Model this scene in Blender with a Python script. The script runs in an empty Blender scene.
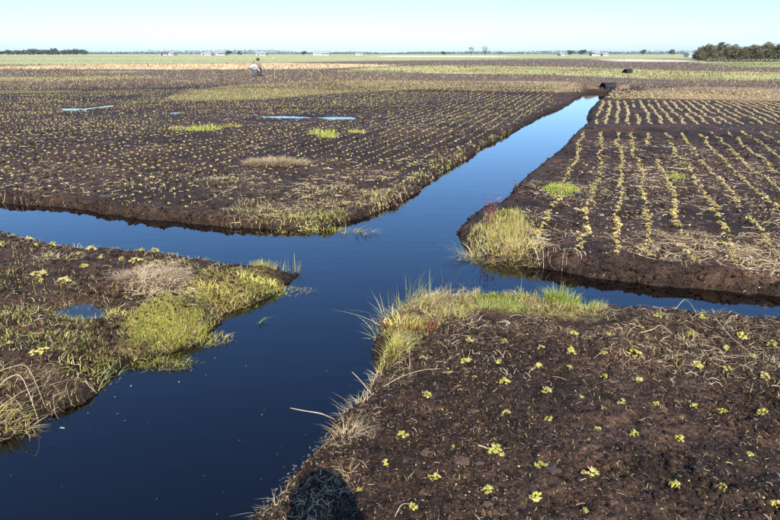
import bpy, bmesh, math, random
import numpy as np
from mathutils import Vector, Matrix

# ------------------------------------------------------------------ camera, sky, sun, exposure
SC = bpy.context.scene
COL = SC.collection
CAMH = 1.60
FPX = 630.0                       # focal length in photo pixels (780 wide)
HZ = 53.0                         # horizon row in the photo
PITCH = math.atan((260.0 - HZ) / FPX)
CP, SP = math.cos(PITCH), math.sin(PITCH)

cd = bpy.data.cameras.new("camera")
cd.sensor_width = 36.0
cd.lens = 36.0 * FPX / 780.0
cd.clip_start = 0.05
cd.clip_end = 20000
cam = bpy.data.objects.new("camera", cd)
COL.objects.link(cam)
cam.location = (0, 0, CAMH)
cam.rotation_euler = (math.pi / 2 - PITCH, 0, 0)
SC.camera = cam


def ray(px, py):
    dx = (px - 390.0) / FPX
    dy = (260.0 - py) / FPX
    return Vector((dx, CP + SP * dy, -SP + CP * dy))


def G(px, py, z=0.0):
    """point of the level z that the photo shows at this pixel"""
    d = ray(px, py)
    t = (z - CAMH) / d.z
    return Vector((d.x * t, d.y * t, z))


anti = ray(326, 481).normalized()          # where the photographer's own shadow falls
SUN_EL = math.asin(-anti.z)
SUN_AZ = math.atan2(-anti.x, -anti.y)       # compass angle of the sun, clockwise from +Y

world = bpy.data.worlds.new("World")
SC.world = world
world.use_nodes = True
wn = world.node_tree.nodes
wl = world.node_tree.links
bg = wn["Background"]
sky = wn.new("ShaderNodeTexSky")
sky.sky_type = 'NISHITA'
sky.sun_disc = False
sky.sun_elevation = SUN_EL
sky.sun_rotation = SUN_AZ
sky.altitude = 0
sky.air_density = 1.0
sky.dust_density = 0.5
sky.ozone_density = 10.0
wl.new(sky.outputs[0], bg.inputs[0])
bg.inputs[1].default_value = 0.143

sl = bpy.data.lights.new("sun", 'SUN')
sl.energy = 4.6
sl.angle = math.radians(0.53)
sl.color = (1.0, 0.90, 0.72)
sun = bpy.data.objects.new("sun", sl)
COL.objects.link(sun)
sun.rotation_euler = anti.to_track_quat('-Z', 'Y').to_euler()
sun.location = (3, -8, 12)

SC.view_settings.view_transform = 'Standard'
SC.view_settings.look = 'None'
SC.view_settings.exposure = 0.78
SC.view_settings.gamma = 1.0
SC.view_settings.use_curve_mapping = False
SC.cycles.max_bounces = 6
SC.cycles.use_denoising = True

rng = np.random.default_rng(7)
random.seed(7)
ZW = -0.20                        # level of the water in the ditches

# ------------------------------------------------------------------ helpers


def tag(o, label=None, cat=None, group=None, kind=None):
    if label:
        o["label"] = label
    if cat:
        o["category"] = cat
    if group:
        o["group"] = group
    if kind:
        o["kind"] = kind
    return o


def empty(name, loc=(0, 0, 0), rz=0.0):
    o = bpy.data.objects.new(name, None)
    o.empty_display_size = 0.1
    COL.objects.link(o)
    o.location = loc
    o.rotation_euler = (0, 0, rz)
    return o


def mesh_np(name, V, T, C=None, smooth=False):
    """triangle mesh from arrays; C = colour per vertex"""
    V = np.asarray(V, np.float32)
    T = np.asarray(T, np.int32)
    me = bpy.data.meshes.new(name)
    me.vertices.add(len(V))
    me.vertices.foreach_set("co", V.ravel())
    me.loops.add(T.size)
    me.loops.foreach_set("vertex_index", T.ravel())
    me.polygons.add(len(T))
    me.polygons.foreach_set("loop_start", np.arange(0, T.size, 3, dtype=np.int32))
    if smooth:
        me.polygons.foreach_set("use_smooth", np.ones(len(T), bool))
    if C is not None:
        C = np.asarray(C, np.float32)
        a = me.color_attributes.new("Col", 'FLOAT_COLOR', 'POINT')
        a.data.foreach_set("color", np.hstack([C, np.ones((len(C), 1), np.float32)]).ravel())
    me.update()
    me.validate()
    return me


def obj(name, me, mat=None, parent=None):
    o = bpy.data.objects.new(name, me)
    COL.objects.link(o)
    if mat is not None and len(me.materials) == 0:
        me.materials.append(mat)
    if parent is not None:
        o.parent = parent
    return o


def bm_obj(name, bm, mat, parent=None, smooth=False):
    me = bpy.data.meshes.new(name)
    bmesh.ops.recalc_face_normals(bm, faces=bm.faces)
    bm.to_mesh(me)
    bm.free()
    if smooth:
        for p in me.polygons:
            p.use_smooth = True
    return obj(name, me, mat, parent)


class Bag:
    """collects arrays of triangles"""

    def __init__(self):
        self.V, self.T, self.C, self.n = [], [], [], 0

    def add(self, V, T, C):
        if len(V) == 0:
            return
        self.V.append(V)
        self.T.append(np.asarray(T) + self.n)
        self.C.append(C)
        self.n += len(V)

    def mesh(self, name, smooth=False):
        return mesh_np(name, np.vstack(self.V), np.vstack(self.T), np.vstack(self.C), smooth)


def _hash(ix, iy, seed):
    h = (ix.astype(np.int64) * 374761393 + iy.astype(np.int64) * 668265263 + seed * 1442695041) & 0xFFFFFFFF
    h = ((h ^ (h >> 13)) * 1274126177) & 0xFFFFFFFF
    h = ((h ^ (h >> 16)) * 2246822519) & 0xFFFFFFFF
    return ((h ^ (h >> 15)) & 0xFFFFFF) / float(0xFFFFFF)


def vnoise(x, y, seed=0):
    x = np.asarray(x, float)
    y = np.asarray(y, float)
    ix = np.floor(x)
    iy = np.floor(y)
    fx = x - ix
    fy = y - iy
    fx = fx * fx * fx * (fx * (fx * 6 - 15) + 10)
    fy = fy * fy * fy * (fy * (fy * 6 - 15) + 10)
    a = _hash(ix, iy, seed)
    b = _hash(ix + 1, iy, seed)
    c = _hash(ix, iy + 1, seed)
    d = _hash(ix + 1, iy + 1, seed)
    return (a + (b - a) * fx) * (1 - fy) + (c + (d - c) * fx) * fy


def fbm(x, y, f, seed=0, octv=3):
    """-1..1"""
    s = 0
    amp = 1.0
    tot = 0
    xr, yr = np.asarray(x, float), np.asarray(y, float)
    for i in range(octv):
        ca, sa = math.cos(0.6 + i), math.sin(0.6 + i)
        u = (xr * ca - yr * sa) * f
        v = (xr * sa + yr * ca) * f
        s = s + amp * (vnoise(u, v, seed + i * 17) * 2 - 1)
        tot += amp
        amp *= 0.5
        f *= 2.03
    return s / tot


def inpoly(x, y, P):
    ins = np.zeros(x.shape, bool)
    n = len(P)
    j = n - 1
    for i in range(n):
        xi, yi = P[i]
        xj, yj = P[j]
        if yi != yj:
            c = ((yi > y) != (yj > y)) & (x < (xj - xi) * (y - yi) / (yj - yi) + xi)
            ins ^= c
        j = i
    return ins


def pdist(x, y, P, closed=True):
    best = np.full(x.shape, 1e18)
    n = len(P)
    for i in range(n if closed else n - 1):
        ax, ay = P[i]
        bx, by = P[(i + 1) % n]
        dx, dy = bx - ax, by - ay
        L = dx * dx + dy * dy + 1e-12
        t = np.clip(((x - ax) * dx + (y - ay) * dy) / L, 0, 1)
        ex = x - ax - t * dx
        ey = y - ay - t * dy
        np.minimum(best, ex * ex + ey * ey, out=best)
    return np.sqrt(best)


def sdist(x, y, P):
    d = pdist(x, y, P)
    return np.where(inpoly(x, y, P), d, -d)


def pxpoly(L, z=0.0):
    out = []
    for a, b in L:
        g = G(a, b, z)
        out.append((g.x, g.y))
    return out


def smooth01(t):
    t = np.clip(t, 0, 1)
    return t * t * (3 - 2 * t)


# ------------------------------------------------------------------ materials


def new_mat(name):
    m = bpy.data.materials.new(name)
    m.use_nodes = True
    nt = m.node_tree
    b = nt.nodes["Principled BSDF"]
    return m, nt, b


def leaf_mat(name, rough=0.55, transl=0.3, var=0.35, spec=0.25, scale=60.0):
    m, nt, b = new_mat(name)
    at = nt.nodes.new("ShaderNodeAttribute")
    at.attribute_name = "Col"
    oi = nt.nodes.new("ShaderNodeObjectInfo")
    tc = nt.nodes.new("ShaderNodeTexCoord")
    nz = nt.nodes.new("ShaderNodeTexNoise")
    nz.inputs["Scale"].default_value = scale
    nz.inputs["Detail"].default_value = 2
    nt.links.new(tc.outputs["Object"], nz.inputs["Vector"])
    ad = nt.nodes.new("ShaderNodeMath")
    ad.operation = 'ADD'
    nt.links.new(oi.outputs["Random"], ad.inputs[0])
    nt.links.new(nz.outputs["Fac"], ad.inputs[1])
    mr = nt.nodes.new("ShaderNodeMapRange")
    mr.inputs[1].default_value = 0.2
    mr.inputs[2].default_value = 1.6
    mr.inputs[3].default_value = 1 - var
    mr.inputs[4].default_value = 1 + var
    nt.links.new(ad.outputs[0], mr.inputs[0])
    mx = nt.nodes.new("ShaderNodeVectorMath")
    mx.operation = 'SCALE'
    nt.links.new(at.outputs["Color"], mx.inputs[0])
    nt.links.new(mr.outputs[0], mx.inputs["Scale"])
    nt.links.new(mx.outputs[0], b.inputs["Base Color"])
    b.inputs["Roughness"].default_value = rough
    b.inputs["Specular IOR Level"].default_value = spec
    if transl > 0:
        tr = nt.nodes.new("ShaderNodeBsdfTranslucent")
        nt.links.new(mx.outputs[0], tr.inputs["Color"])
        ms = nt.nodes.new("ShaderNodeMixShader")
        ms.inputs[0].default_value = transl
        out = nt.nodes["Material Output"]
        nt.links.new(b.outputs[0], ms.inputs[1])
        nt.links.new(tr.outputs[0], ms.inputs[2])
        nt.links.new(ms.outputs[0], out.inputs[0])
    return m


def flat_mat(name, col, rough=0.6, var=0.25, scale=8.0, bump=0.0, metallic=0.0):
    m, nt, b = new_mat(name)
    tc = nt.nodes.new("ShaderNodeTexCoord")
    nz = nt.nodes.new("ShaderNodeTexNoise")
    nz.inputs["Scale"].default_value = scale
    nz.inputs["Detail"].default_value = 5
    nt.links.new(tc.outputs["Object"], nz.inputs["Vector"])
    rp = nt.nodes.new("ShaderNodeValToRGB")
    rp.color_ramp.elements[0].position = 0.3
    rp.color_ramp.elements[1].position = 0.7
    rp.color_ramp.elements[0].color = [c * (1 - var) for c in col] + [1]
    rp.color_ramp.elements[1].color = [min(1, c * (1 + var)) for c in col] + [1]
    nt.links.new(nz.outputs["Fac"], rp.inputs[0])
    nt.links.new(rp.outputs[0], b.inputs["Base Color"])
    b.inputs["Roughness"].default_value = rough
    b.inputs["Metallic"].default_value = metallic
    if bump:
        bp = nt.nodes.new("ShaderNodeBump")
        bp.inputs["Strength"].default_value = bump
        nt.links.new(nz.outputs["Fac"], bp.inputs["Height"])
        nt.links.new(bp.outputs[0], b.inputs["Normal"])
    return m


def ground_mat():
    m, nt, b = new_mat("peat_ground")
    at = nt.nodes.new("ShaderNodeAttribute")
    at.attribute_name = "Col"
    tc = nt.nodes.new("ShaderNodeTexCoord")
    co = tc.outputs["Object"]

    def noise(scale, det, rough=0.6):
        n = nt.nodes.new("ShaderNodeTexNoise")
        n.inputs["Scale"].default_value = scale
        n.inputs["Detail"].default_value = det
        n.inputs["Roughness"].default_value = rough
        nt.links.new(co, n.inputs["Vector"])
        return n
    n1 = noise(9.0, 8, 0.68)
    n2 = noise(70.0, 6, 0.7)
    n3 = noise(1.3, 5, 0.6)
    # brightness: broad * crumb * grain
    def rng_(src, a, c, lo, hi):
        r = nt.nodes.new("ShaderNodeMapRange")
        r.inputs[1].default_value = a
        r.inputs[2].default_value = c
        r.inputs[3].default_value = lo
        r.inputs[4].default_value = hi
        nt.links.new(src.outputs["Fac"], r.inputs[0])
        return r

    def mul(p, q):
        r = nt.nodes.new("ShaderNodeMath")
        r.operation = 'MULTIPLY'
        nt.links.new(p.outputs[0], r.inputs[0])
        nt.links.new(q.outputs[0], r.inputs[1])
        return r
    n6 = noise(28.0, 7, 0.75)
    k = mul(mul(mul(rng_(n1, 0.34, 0.66, 0.4, 1.7), rng_(n2, 0.36, 0.64, 0.35, 1.8)), rng_(n3, 0.3, 0.7, 0.75, 1.3)), rng_(n6, 0.38, 0.62, 0.4, 1.7))
    sc = nt.nodes.new("ShaderNodeVectorMath")
    sc.operation = 'SCALE'
    nt.links.new(at.outputs["Color"], sc.inputs[0])
    nt.links.new(k.outputs[0], sc.inputs["Scale"])
    # pale fibre crumbs in the peat
    n4 = noise(140.0, 3, 0.6)
    n5 = noise(3.1, 4, 0.6)
    fm = mul(rng_(n4, 0.57, 0.66, 0, 1), rng_(n5, 0.40, 0.60, 0, 0.8))
    fm.use_clamp = True
    mx = nt.nodes.new("ShaderNodeMix")
    mx.data_type = 'RGBA'
    nt.links.new(fm.outputs[0], mx.inputs[0])
    nt.links.new(sc.outputs[0], mx.inputs[6])
    mx.inputs[7].default_value = (0.19, 0.12, 0.07, 1)
    nt.links.new(mx.outputs[2], b.inputs["Base Color"])
    b.inputs["Roughness"].default_value = 0.78
    b.inputs["Specular IOR Level"].default_value = 0.2
    bp = nt.nodes.new("ShaderNodeBump")
    bp.inputs["Strength"].default_value = 1.0
    bp.inputs["Distance"].default_value = 0.022
    ad = nt.nodes.new("ShaderNodeMath")
    ad.operation = 'MULTIPLY_ADD'
    ad.inputs[1].default_value = 0.45
    nt.links.new(n6.outputs["Fac"], ad.inputs[0])
    nt.links.new(n1.outputs["Fac"], ad.inputs[2])
    nt.links.new(ad.outputs[0], bp.inputs["Height"])
    nt.links.new(bp.outputs[0], b.inputs["Normal"])
    return m


def water_mat(name, bump, base=(0.003, 0.0015, 0.0012)):
    m, nt, b = new_mat(name)
    b.inputs["Base Color"].default_value = base + (1,)
    b.inputs["Roughness"].default_value = 0.015
    b.inputs["IOR"].default_value = 1.57
    b.inputs["Specular IOR Level"].default_value = 0.5
    b.inputs["Specular Tint"].default_value = (0.74, 0.94, 1.0, 1)
    tc = nt.nodes.new("ShaderNodeTexCoord")
    mp = nt.nodes.new("ShaderNodeMapping")
    mp.inputs["Rotation"].default_value = (0, 0, math.radians(-25))
    mp.inputs["Scale"].default_value = (1.3, 4.5, 1)
    nt.links.new(tc.outputs["Object"], mp.inputs[0])
    n1 = nt.nodes.new("ShaderNodeTexNoise")
    n1.inputs["Scale"].default_value = 1.6
    n1.inputs["Detail"].default_value = 3
    nt.links.new(mp.outputs[0], n1.inputs["Vector"])
    n2 = nt.nodes.new("ShaderNodeTexNoise")
    n2.inputs["Scale"].default_value = 6.5
    n2.inputs["Detail"].default_value = 2
    nt.links.new(mp.outputs[0], n2.inputs["Vector"])
    ad = nt.nodes.new("ShaderNodeMath")
    ad.operation = 'MULTIPLY_ADD'
    ad.inputs[1].default_value = 0.22
    nt.links.new(n2.outputs["Fac"], ad.inputs[0])
    nt.links.new(n1.outputs["Fac"], ad.inputs[2])
    bp = nt.nodes.new("ShaderNodeBump")
    bp.inputs["Strength"].default_value = 1.0
    bp.inputs["Distance"].default_value = bump
    nt.links.new(ad.outputs[0], bp.inputs["Height"])
    nt.links.new(bp.outputs[0], b.inputs["Normal"])
    return m


M_GROUND = ground_mat()
M_WATER = water_mat("ditch_water", 0.0011)
M_PUDDLE = water_mat("puddle_water", 0.0002, (0.02, 0.016, 0.012))
M_LEAF = leaf_mat("grass_blade")
M_MOSS = leaf_mat("moss_leaf", 0.7, 0.25, 0.28, 0.15)
M_STRAW = leaf_mat("dry_straw", 0.6, 0.15, 0.25, 0.2)
M_CLOD = leaf_mat("peat_crumb", 0.85, 0.0, 0.3, 0.15)
M_CROWN = leaf_mat("tree_leaf", 0.6, 0.3, 0.3, 0.2, 1.5)
M_FARVEG = leaf_mat("far_heather", 0.7, 0.3, 0.3, 0.15, 1.0)

# ------------------------------------------------------------------ the land: outlines of the plots
# seen waterlines are traced at the water level, near edges at the level of the lip
wl_ = ZW
AC = []
AC += pxpoly([(-900, 118), (-500, 157)], wl_)
AC += pxpoly([(-200, 186), (0, 203), (60, 207), (110, 214), (145, 219), (170, 221.5), (200, 224), (230, 227), (262, 229),
              (300, 231.5), (332, 228), (352, 221), (374, 215), (388, 208), (402, 202), (420, 189), (440, 175),
              (460, 163), (480, 150), (505, 136), (530, 122), (548, 113), (562, 108), (578, 97.5), (584, 94), (589, 92.5),
              (609, 92.5), (606, 96), (598, 103), (589, 112), (587, 119), (590, 124),
              (578, 133), (566, 146), (556, 157), (543, 167), (531, 176), (521, 184), (514, 194), (507, 204),
              (494, 211), (480, 215), (466, 222), (458, 231), (461, 246), (478, 255), (500, 262), (540, 268),
              (580, 275), (610, 279), (640, 283), (670, 287), (700, 290), (740, 293), (780, 297), (900, 311), (1300, 358)], wl_)
last = AC[-1]
AC += [(60, last[1] - 0.6), (6000, last[1] - 0.6), (6000, 9000), (-6000, 9000), (-6000, AC[0][1] + 1.5), (-60, AC[0][1] + 1.5)]

B = pxpoly([(-500, 165), (-200, 194), (0, 218), (30, 228), (70, 236), (100, 240), (150, 246), (200, 251), (250, 257), (285, 259)], -0.04)
B += pxpoly([(296, 270), (286, 283), (262, 293), (235, 303), (217, 321), (196, 338), (160, 348),
             (130, 356), (115, 365), (97, 381), (72, 398), (40, 411), (0, 431)], ZW + 0.05)
d = Vector(B[-1]) - Vector(B[-4])
e = Vector(B[-1]) + d.normalized() * 1.5
B += [(e.x, e.y), (e.x - 1.5, -9), (-40, -9), (-40, B[0][1] - 1)]

D = pxpoly([(1300, 352), (900, 323), (780, 313), (740, 312), (690, 309), (640, 304), (600, 302), (560, 298), (500, 292),
            (450, 289), (412, 292), (390, 302), (378, 320), (378, 345), (386, 357), (366, 373), (341, 402), (311, 433),
            (281, 468), (251, 498), (228, 525)], -0.02)
d = (Vector(D[-1]) - Vector(D[-5])).normalized()
e = Vector(D[-1]) + d * 0.6
D += [(e.x, e.y), (e.x - 1.2, -9), (40, -9), (40, D[0][1])]

FURROWS = [
    (pxpoly([(588, 126), (650, 127.5), (700, 131), (790, 139), (1000, 158)]), 0.13, 0.13),
    (pxpoly([(606, 97.5), (700, 98.5), (800, 101), (1000, 106)]), 0.25, 0.13),
    (pxpoly([(330, 88.5), (470, 90.5), (580, 93.5)]), 0.30, 0.12),
    (pxpoly([(-60, 108), (160, 106), (400, 105), (500, 106.5)]), 0.22, 0.07),
]
PUDDLES = [
    (pxpoly([(52, 104.6), (70, 104.0), (84, 104.4), (100, 102.6), (114, 100.8), (112, 102.8), (98, 104.4), (84, 106), (64, 106)]), -0.125, "long pale puddle reflecting the sky at the far left of the plot"),
    (pxpoly([(142, 101.2), (150, 100.4), (157, 101), (150, 102.2)]), -0.125, "small bright puddle right of the long pale puddle"),
    (pxpoly([(166, 108.2), (176, 107.6), (182, 108.8), (172, 109.6)]), -0.125, "tiny puddle between the far left puddle and the middle ones"),
    (pxpoly([(262, 111.6), (285, 111.4), (309, 112.2), (309, 114.0), (285, 114.2), (268, 113.2)]), -0.125, "thin bright puddle, left one of the pair in mid field"),
    (pxpoly([(318, 112.6), (336, 112.2), (352, 112.8), (349, 114.8), (330, 115)]), -0.125, "thin bright puddle, right one of the pair in mid field"),
    (pxpoly([(58, 309), (75, 303), (95, 301.5), (112, 303.5), (108, 311), (92, 316), (72, 319), (60, 315)]), -0.018, "dark blue puddle among the grass on the near left plot"),
]


_p, _q = G(415, 215, ZW), G(597, 93, ZW)
DL0 = (_p.x, _p.y)
DLD = ((_q - _p).normalized().x, (_q - _p).normalized().y)


def land(x, y, cell=None):
    """height, signed distance to the bank, which plot"""
    x = np.asarray(x, float)
    y = np.asarray(y, float)
    r = np.hypot(x, y)
    near = (r < 75)
    sd = np.full(x.shape, 50.0)
    plot = np.zeros(x.shape, int)
    if near.any():
        xn, yn = x[near], y[near]
        jx = xn + 0.05 * fbm(xn, yn, 3.2, 11) + 0.03 * fbm(xn, yn, 13, 12)
        jy = yn + 0.05 * fbm(xn, yn, 3.2, 13) + 0.03 * fbm(xn, yn, 13, 14)
        S = np.stack([sdist(jx, jy, P) for P in (AC, B, D)])
        plot[near] = S.argmax(0)
        sd[near] = S.max(0)
    bw = np.array([0.15, 0.55, 0.16])[plot]
    bw = np.where((plot == 0) & (x > 0) & (y < 7.5), 0.20, bw)
    bw = bw * (1 + 0.45 * fbm(x, y, 1.7, 31))
    t = np.clip(sd / bw, 0, 1)
    top = 1 - (1 - t) ** 2.2
    leftside = smooth01(((y - DL0[1]) * DLD[0] - (x - DL0[0]) * DLD[1]) / 0.4 + 0.5) * smooth01((28 - y) / 8)
    low = np.where(plot == 0, -0.055 - 0.045 * leftside, 0.0)
    z = np.where(sd > 0, ZW * (1 - top) + low * top, ZW + np.maximum(sd * 1.6, -0.45))
    if cell is None:
        cell = 0.0042 * np.maximum(r, 0.5)
    fade = lambda wl: np.clip((wl / cell - 2) / 3, 0, 1)
    rough = np.clip(0.6 + t, 0, 1)
    zz = 0.022 * fbm(x, y, 0.9, 51) * np.clip(r / 3, 0, 1)
    a = fbm(x, y, 5.5, 52)
    zz += 0.022 * a * fade(0.18)
    b = 1 - np.abs(fbm(x, y, 12, 53, 2))
    zz += 0.024 * (b - 0.75) * fade(0.08)
    c = fbm(x, y, 34, 54, 2)
    zz += 0.012 * c * fade(0.03)
    big = np.clip(fbm(x, y, 2.6, 55, 2), 0, 1)
    zz += 0.03 * big * (0.5 + 0.5 * b)
    z = z + zz * rough * np.where(sd < -0.05, 0.3, 1)
    # rows stand on faint ridges; furrows between the beds
    if near.any():
        for P, w, dp in FURROWS:
            dd = pdist(x[near], y[near], P, False) + 0.04 * fbm(x[near], y[near], 4, 61)
            z[near] -= dp * smooth01(1.4 - dd / w)
        for P, pz, _ in PUDDLES:
            s = sdist(x[near], y[near], P)
            zp = z[near]
            s = s + ((0.16 * fbm(x[near], y[near], 2.4, 63) + 0.03) if pz < -0.1 else 0.09 * fbm(x[near], y[near], 5, 64) - 0.05)
            k = smooth01((s + 0.12) / 0.16)
            zp = zp * (1 - k) + (pz - 0.03) * k
            # low rim so the pool is held
            z[near] = zp
    z = np.where(r < 0.5, z * 0.2, z)
    z = np.where(r > 75, z * 0.6, z)
    return z, sd, plot


def HZT(x, y):
    x = np.atleast_1d(np.asarray(x, float))
    y = np.atleast_1d(np.asarray(y, float))
    return land(x, y)[0]


# polar sheet, fine near the camera's foot and in front of it, out to the horizon
rs = [0.25]
while rs[-1] < 6500:
    r = rs[-1]
    k = 0.05 if r < 1.6 else 0.0048 if r < 9 else 0.0075 if r < 40 else 0.02 if r < 200 else 0.06
    rs.append(r * (1 + k))
rs = np.array(rs)
th = np.concatenate([np.radians(np.arange(-34, 34.01, 0.16)), np.radians(np.arange(34.3, 56, 0.3)), np.radians(np.arange(58, 303, 3.0)), np.radians(np.arange(304, 325.8, 0.3))])
NR, NT = len(rs), len(th)
RR, TT = np.meshgrid(rs, th, indexing='ij')
jit = (rng.random(RR.shape) - 0.5)
X = RR * np.sin(TT)
Y = RR * np.cos(TT)
X = X.ravel()
Y = Y.ravel()
Z, SD, PLOT = land(X, Y)

PEAT = np.array([0.022, 0.0138, 0.0105])
PEATDRY = np.array([0.066, 0.038, 0.023])
C = np.tile(PEAT, (len(X), 1))
dry = smooth01(0.45 + 1.3 * fbm(X, Y, 0.8, 71) + 0.6 * fbm(X, Y, 6, 72))[:, None]
C = C * (1 - 0.55 * dry) + PEATDRY * 0.55 * dry
red = smooth01(fbm(X, Y, 3.5, 73) * 2.2 - 0.5)[:, None] * 0.5
C = C * (1 - red) + np.array([0.062, 0.034, 0.024]) * red


def paint(P, col, amount=1.0, edge=0.3, jn=0.0, jf=1.0, seed=90, patch=0.0, pf=2.0):
    global C
    x0 = min(p[0] for p in P) - edge * 3 - jn * 2
    x1 = max(p[0] for p in P) + edge * 3 + jn * 2
    y0 = min(p[1] for p in P) - edge * 3 - jn * 2
    y1 = max(p[1] for p in P) + edge * 3 + jn * 2
    k = np.where((X > x0) & (X < x1) & (Y > y0) & (Y < y1))[0]
    if len(k) == 0:
        return
    x, y = X[k], Y[k]
    xj = x + jn * fbm(x, y, jf, seed)
    yj = y + jn * fbm(x, y, jf, seed + 5)
    s = sdist(xj, yj, P)
    m = smooth01(s / edge + 0.5) * amount
    if patch:
        m = m * np.clip(1 - patch + patch * (0.5 + 1.2 * fbm(x, y, pf, seed + 9)) * 2, 0, 1)
    C[k] = C[k] * (1 - m[:, None]) + np.array(col) * m[:, None]


# ---- far country in bands (world strips beyond the plots)
def band(L, col, amount=1.0, edge=None, jn=None, jf=None, seed=100, patch=0.55, pf=None):
    P = pxpoly(L)
    dmid = np.mean([p[1] for p in P])
    paint(P, col, amount, edge or dmid * 0.035, dmid * 0.05 if jn is None else jn, jf or 5.0 / dmid, seed, patch, pf or 8.0 / dmid)


HEATH = (0.125, 0.085, 0.058)
GREEN = (0.34, 0.35, 0.16)
TANV = (0.33, 0.245, 0.13)
band([(-900, 90), (-300, 89), (165, 87), (340, 88), (580, 92), (618, 93), (760, 92), (1000, 94), (1600, 96), (1600, 53.6), (-900, 53.6)], HEATH, 1.0, patch=0.0)
band([(-900, 64.5), (100, 64.5), (300, 60.5), (480, 58.5), (640, 58.5), (800, 60.5), (1600, 61.5), (1600, 53.35), (-900, 53.35)], GREEN, 1.0, patch=0.25, seed=103)
band([(380, 56.6), (500, 56.8), (500, 55.6), (380, 55.4)], (0.62, 0.58, 0.46), 0.95, patch=0.1, seed=104)
band([(-200, 56.0), (260, 55.4), (260, 54.6), (-200, 54.9)], (0.42, 0.38, 0.22), 0.7, patch=0.2, seed=106)
band([(618, 61.0), (713, 61.6), (725, 62.4), (740, 61.4), (690, 59.8), (640, 58.8), (610, 58.8)], (0.60, 0.53, 0.40), 0.9, patch=0.2, seed=105)
band([(700, 66), (800, 67.5), (1200, 68), (1200, 61), (700, 61.5)], (0.31, 0.37, 0.12), 0.9, seed=107)
# long straw strip on the left
band([(-600, 76), (20, 68.5), (140, 69.0), (250, 69.2), (330, 67.5), (392, 64.6), (300, 62.6), (150, 63.6), (60, 64.8), (0, 66.2), (-600, 71)], (0.70, 0.51, 0.28), 0.95, patch=0.12, seed=108)
band([(80, 70.2), (140, 70.5), (140, 72), (60, 72)], GREEN, 0.6, seed=109)
band([(-300, 78.5), (60, 76), (150, 75), (150, 77), (60, 79.5), (-300, 82)], (0.30, 0.25, 0.12), 0.75, seed=110)
# green strip across the right
band([(330, 71.5), (420, 72.5), (560, 74), (680, 77.5), (800, 80), (1300, 86), (1300, 78), (800, 71.8), (680, 70), (560, 66.5), (440, 65), (360, 66.5)], (0.40, 0.40, 0.16), 0.95, seed=111)
# yellow grass beyond the left plot
band([(160, 97.5), (190, 91), (240, 83.5), (300, 80), (420, 80), (500, 84), (420, 88), (330, 93), (300, 95.5), (240, 98)], (0.25, 0.21, 0.075), 0.6, patch=0.7, seed=112)
band([(-300, 92), (-100, 90), (80, 88), (80, 90), (-100, 94)], (0.20, 0.17, 0.07), 0.5, seed=115)
band([(330, 80.0), (580, 81), (582, 91.5), (480, 89), (360, 86)], TANV, 0.75, seed=113)
band([(616, 96.5), (800, 99), (1100, 104), (1100, 92), (800, 86.5), (680, 85.5), (630, 87.5)], (0.30, 0.21, 0.12), 0.8, seed=114)
# ---- near plots: green turf, moss and straw on the soil
NEARVEG = {
    'B_green': [(112, 345), (135, 308), (170, 288), (212, 266), (270, 260), (299, 268), (288, 283), (262, 292), (230, 303), (214, 321), (192, 338), (150, 348), (115, 360)],
    'B_all': [(0, 222), (70, 240), (150, 250), (285, 262), (297, 270), (216, 320), (150, 348), (96, 380), (40, 408), (0, 426)],
    'D_corner': [(380, 345), (379, 315), (390, 300), (412, 290), (450, 288), (500, 291), (560, 298), (606, 303), (600, 318), (540, 316), (480, 308), (440, 320), (415, 350), (392, 356)],
    'A_corner': [(240, 222), (262, 205), (300, 196), (345, 200), (372, 212), (345, 221), (325, 227), (300, 230), (262, 228)],
    'C_corner': [(460, 230), (482, 216), (512, 206), (528, 216), (520, 246), (482, 255), (463, 245)],
}
paint(pxpoly(NEARVEG['B_green']), (0.20, 0.18, 0.04), 0.75, 0.12, 0.12, 3, 130, 0.5, 3)
paint(pxpoly(NEARVEG['D_corner']), (0.17, 0.14, 0.05), 0.7, 0.12, 0.10, 3, 131, 0.5, 4)
paint(pxpoly(NEARVEG['A_corner']), (0.09, 0.09, 0.035), 0.3, 0.2, 0.15, 3, 132, 0.6, 4)
paint(pxpoly(NEARVEG['C_corner']), (0.17, 0.14, 0.05), 0.7, 0.2, 0.1, 3, 133, 0.4, 4)
# wet foot of the banks and the bed of the ditches
wet = smooth01(1 - (Z - ZW) / 0.11)[:, None] * (np.hypot(X, Y) < 75)[:, None]
C = C * (1 - wet) + np.array([0.014, 0.0085, 0.006]) * wet

idx = np.arange(NR * NT).reshape(NR, NT)
a = idx[:-1, :]
b = np.roll(idx, -1, 1)[:-1, :]
c = np.roll(idx, -1, 1)[1:, :]
d = idx[1:, :]
T = np.concatenate([np.stack([a, b, c], -1).reshape(-1, 3), np.stack([a, c, d], -1).reshape(-1, 3)])[:, ::-1]
cen = NR * NT
V = np.vstack([np.stack([X, Y, Z], 1), [[0, 0, 0]]])
C2 = np.vstack([C, [PEAT]])
fan = np.stack([np.full(NT, cen), np.roll(idx[0], -1), idx[0]], 1)
T = np.vstack([T, fan])
ground = obj("ground", mesh_np("ground", V, T, C2, True), M_GROUND)
tag(ground, kind="structure")

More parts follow.
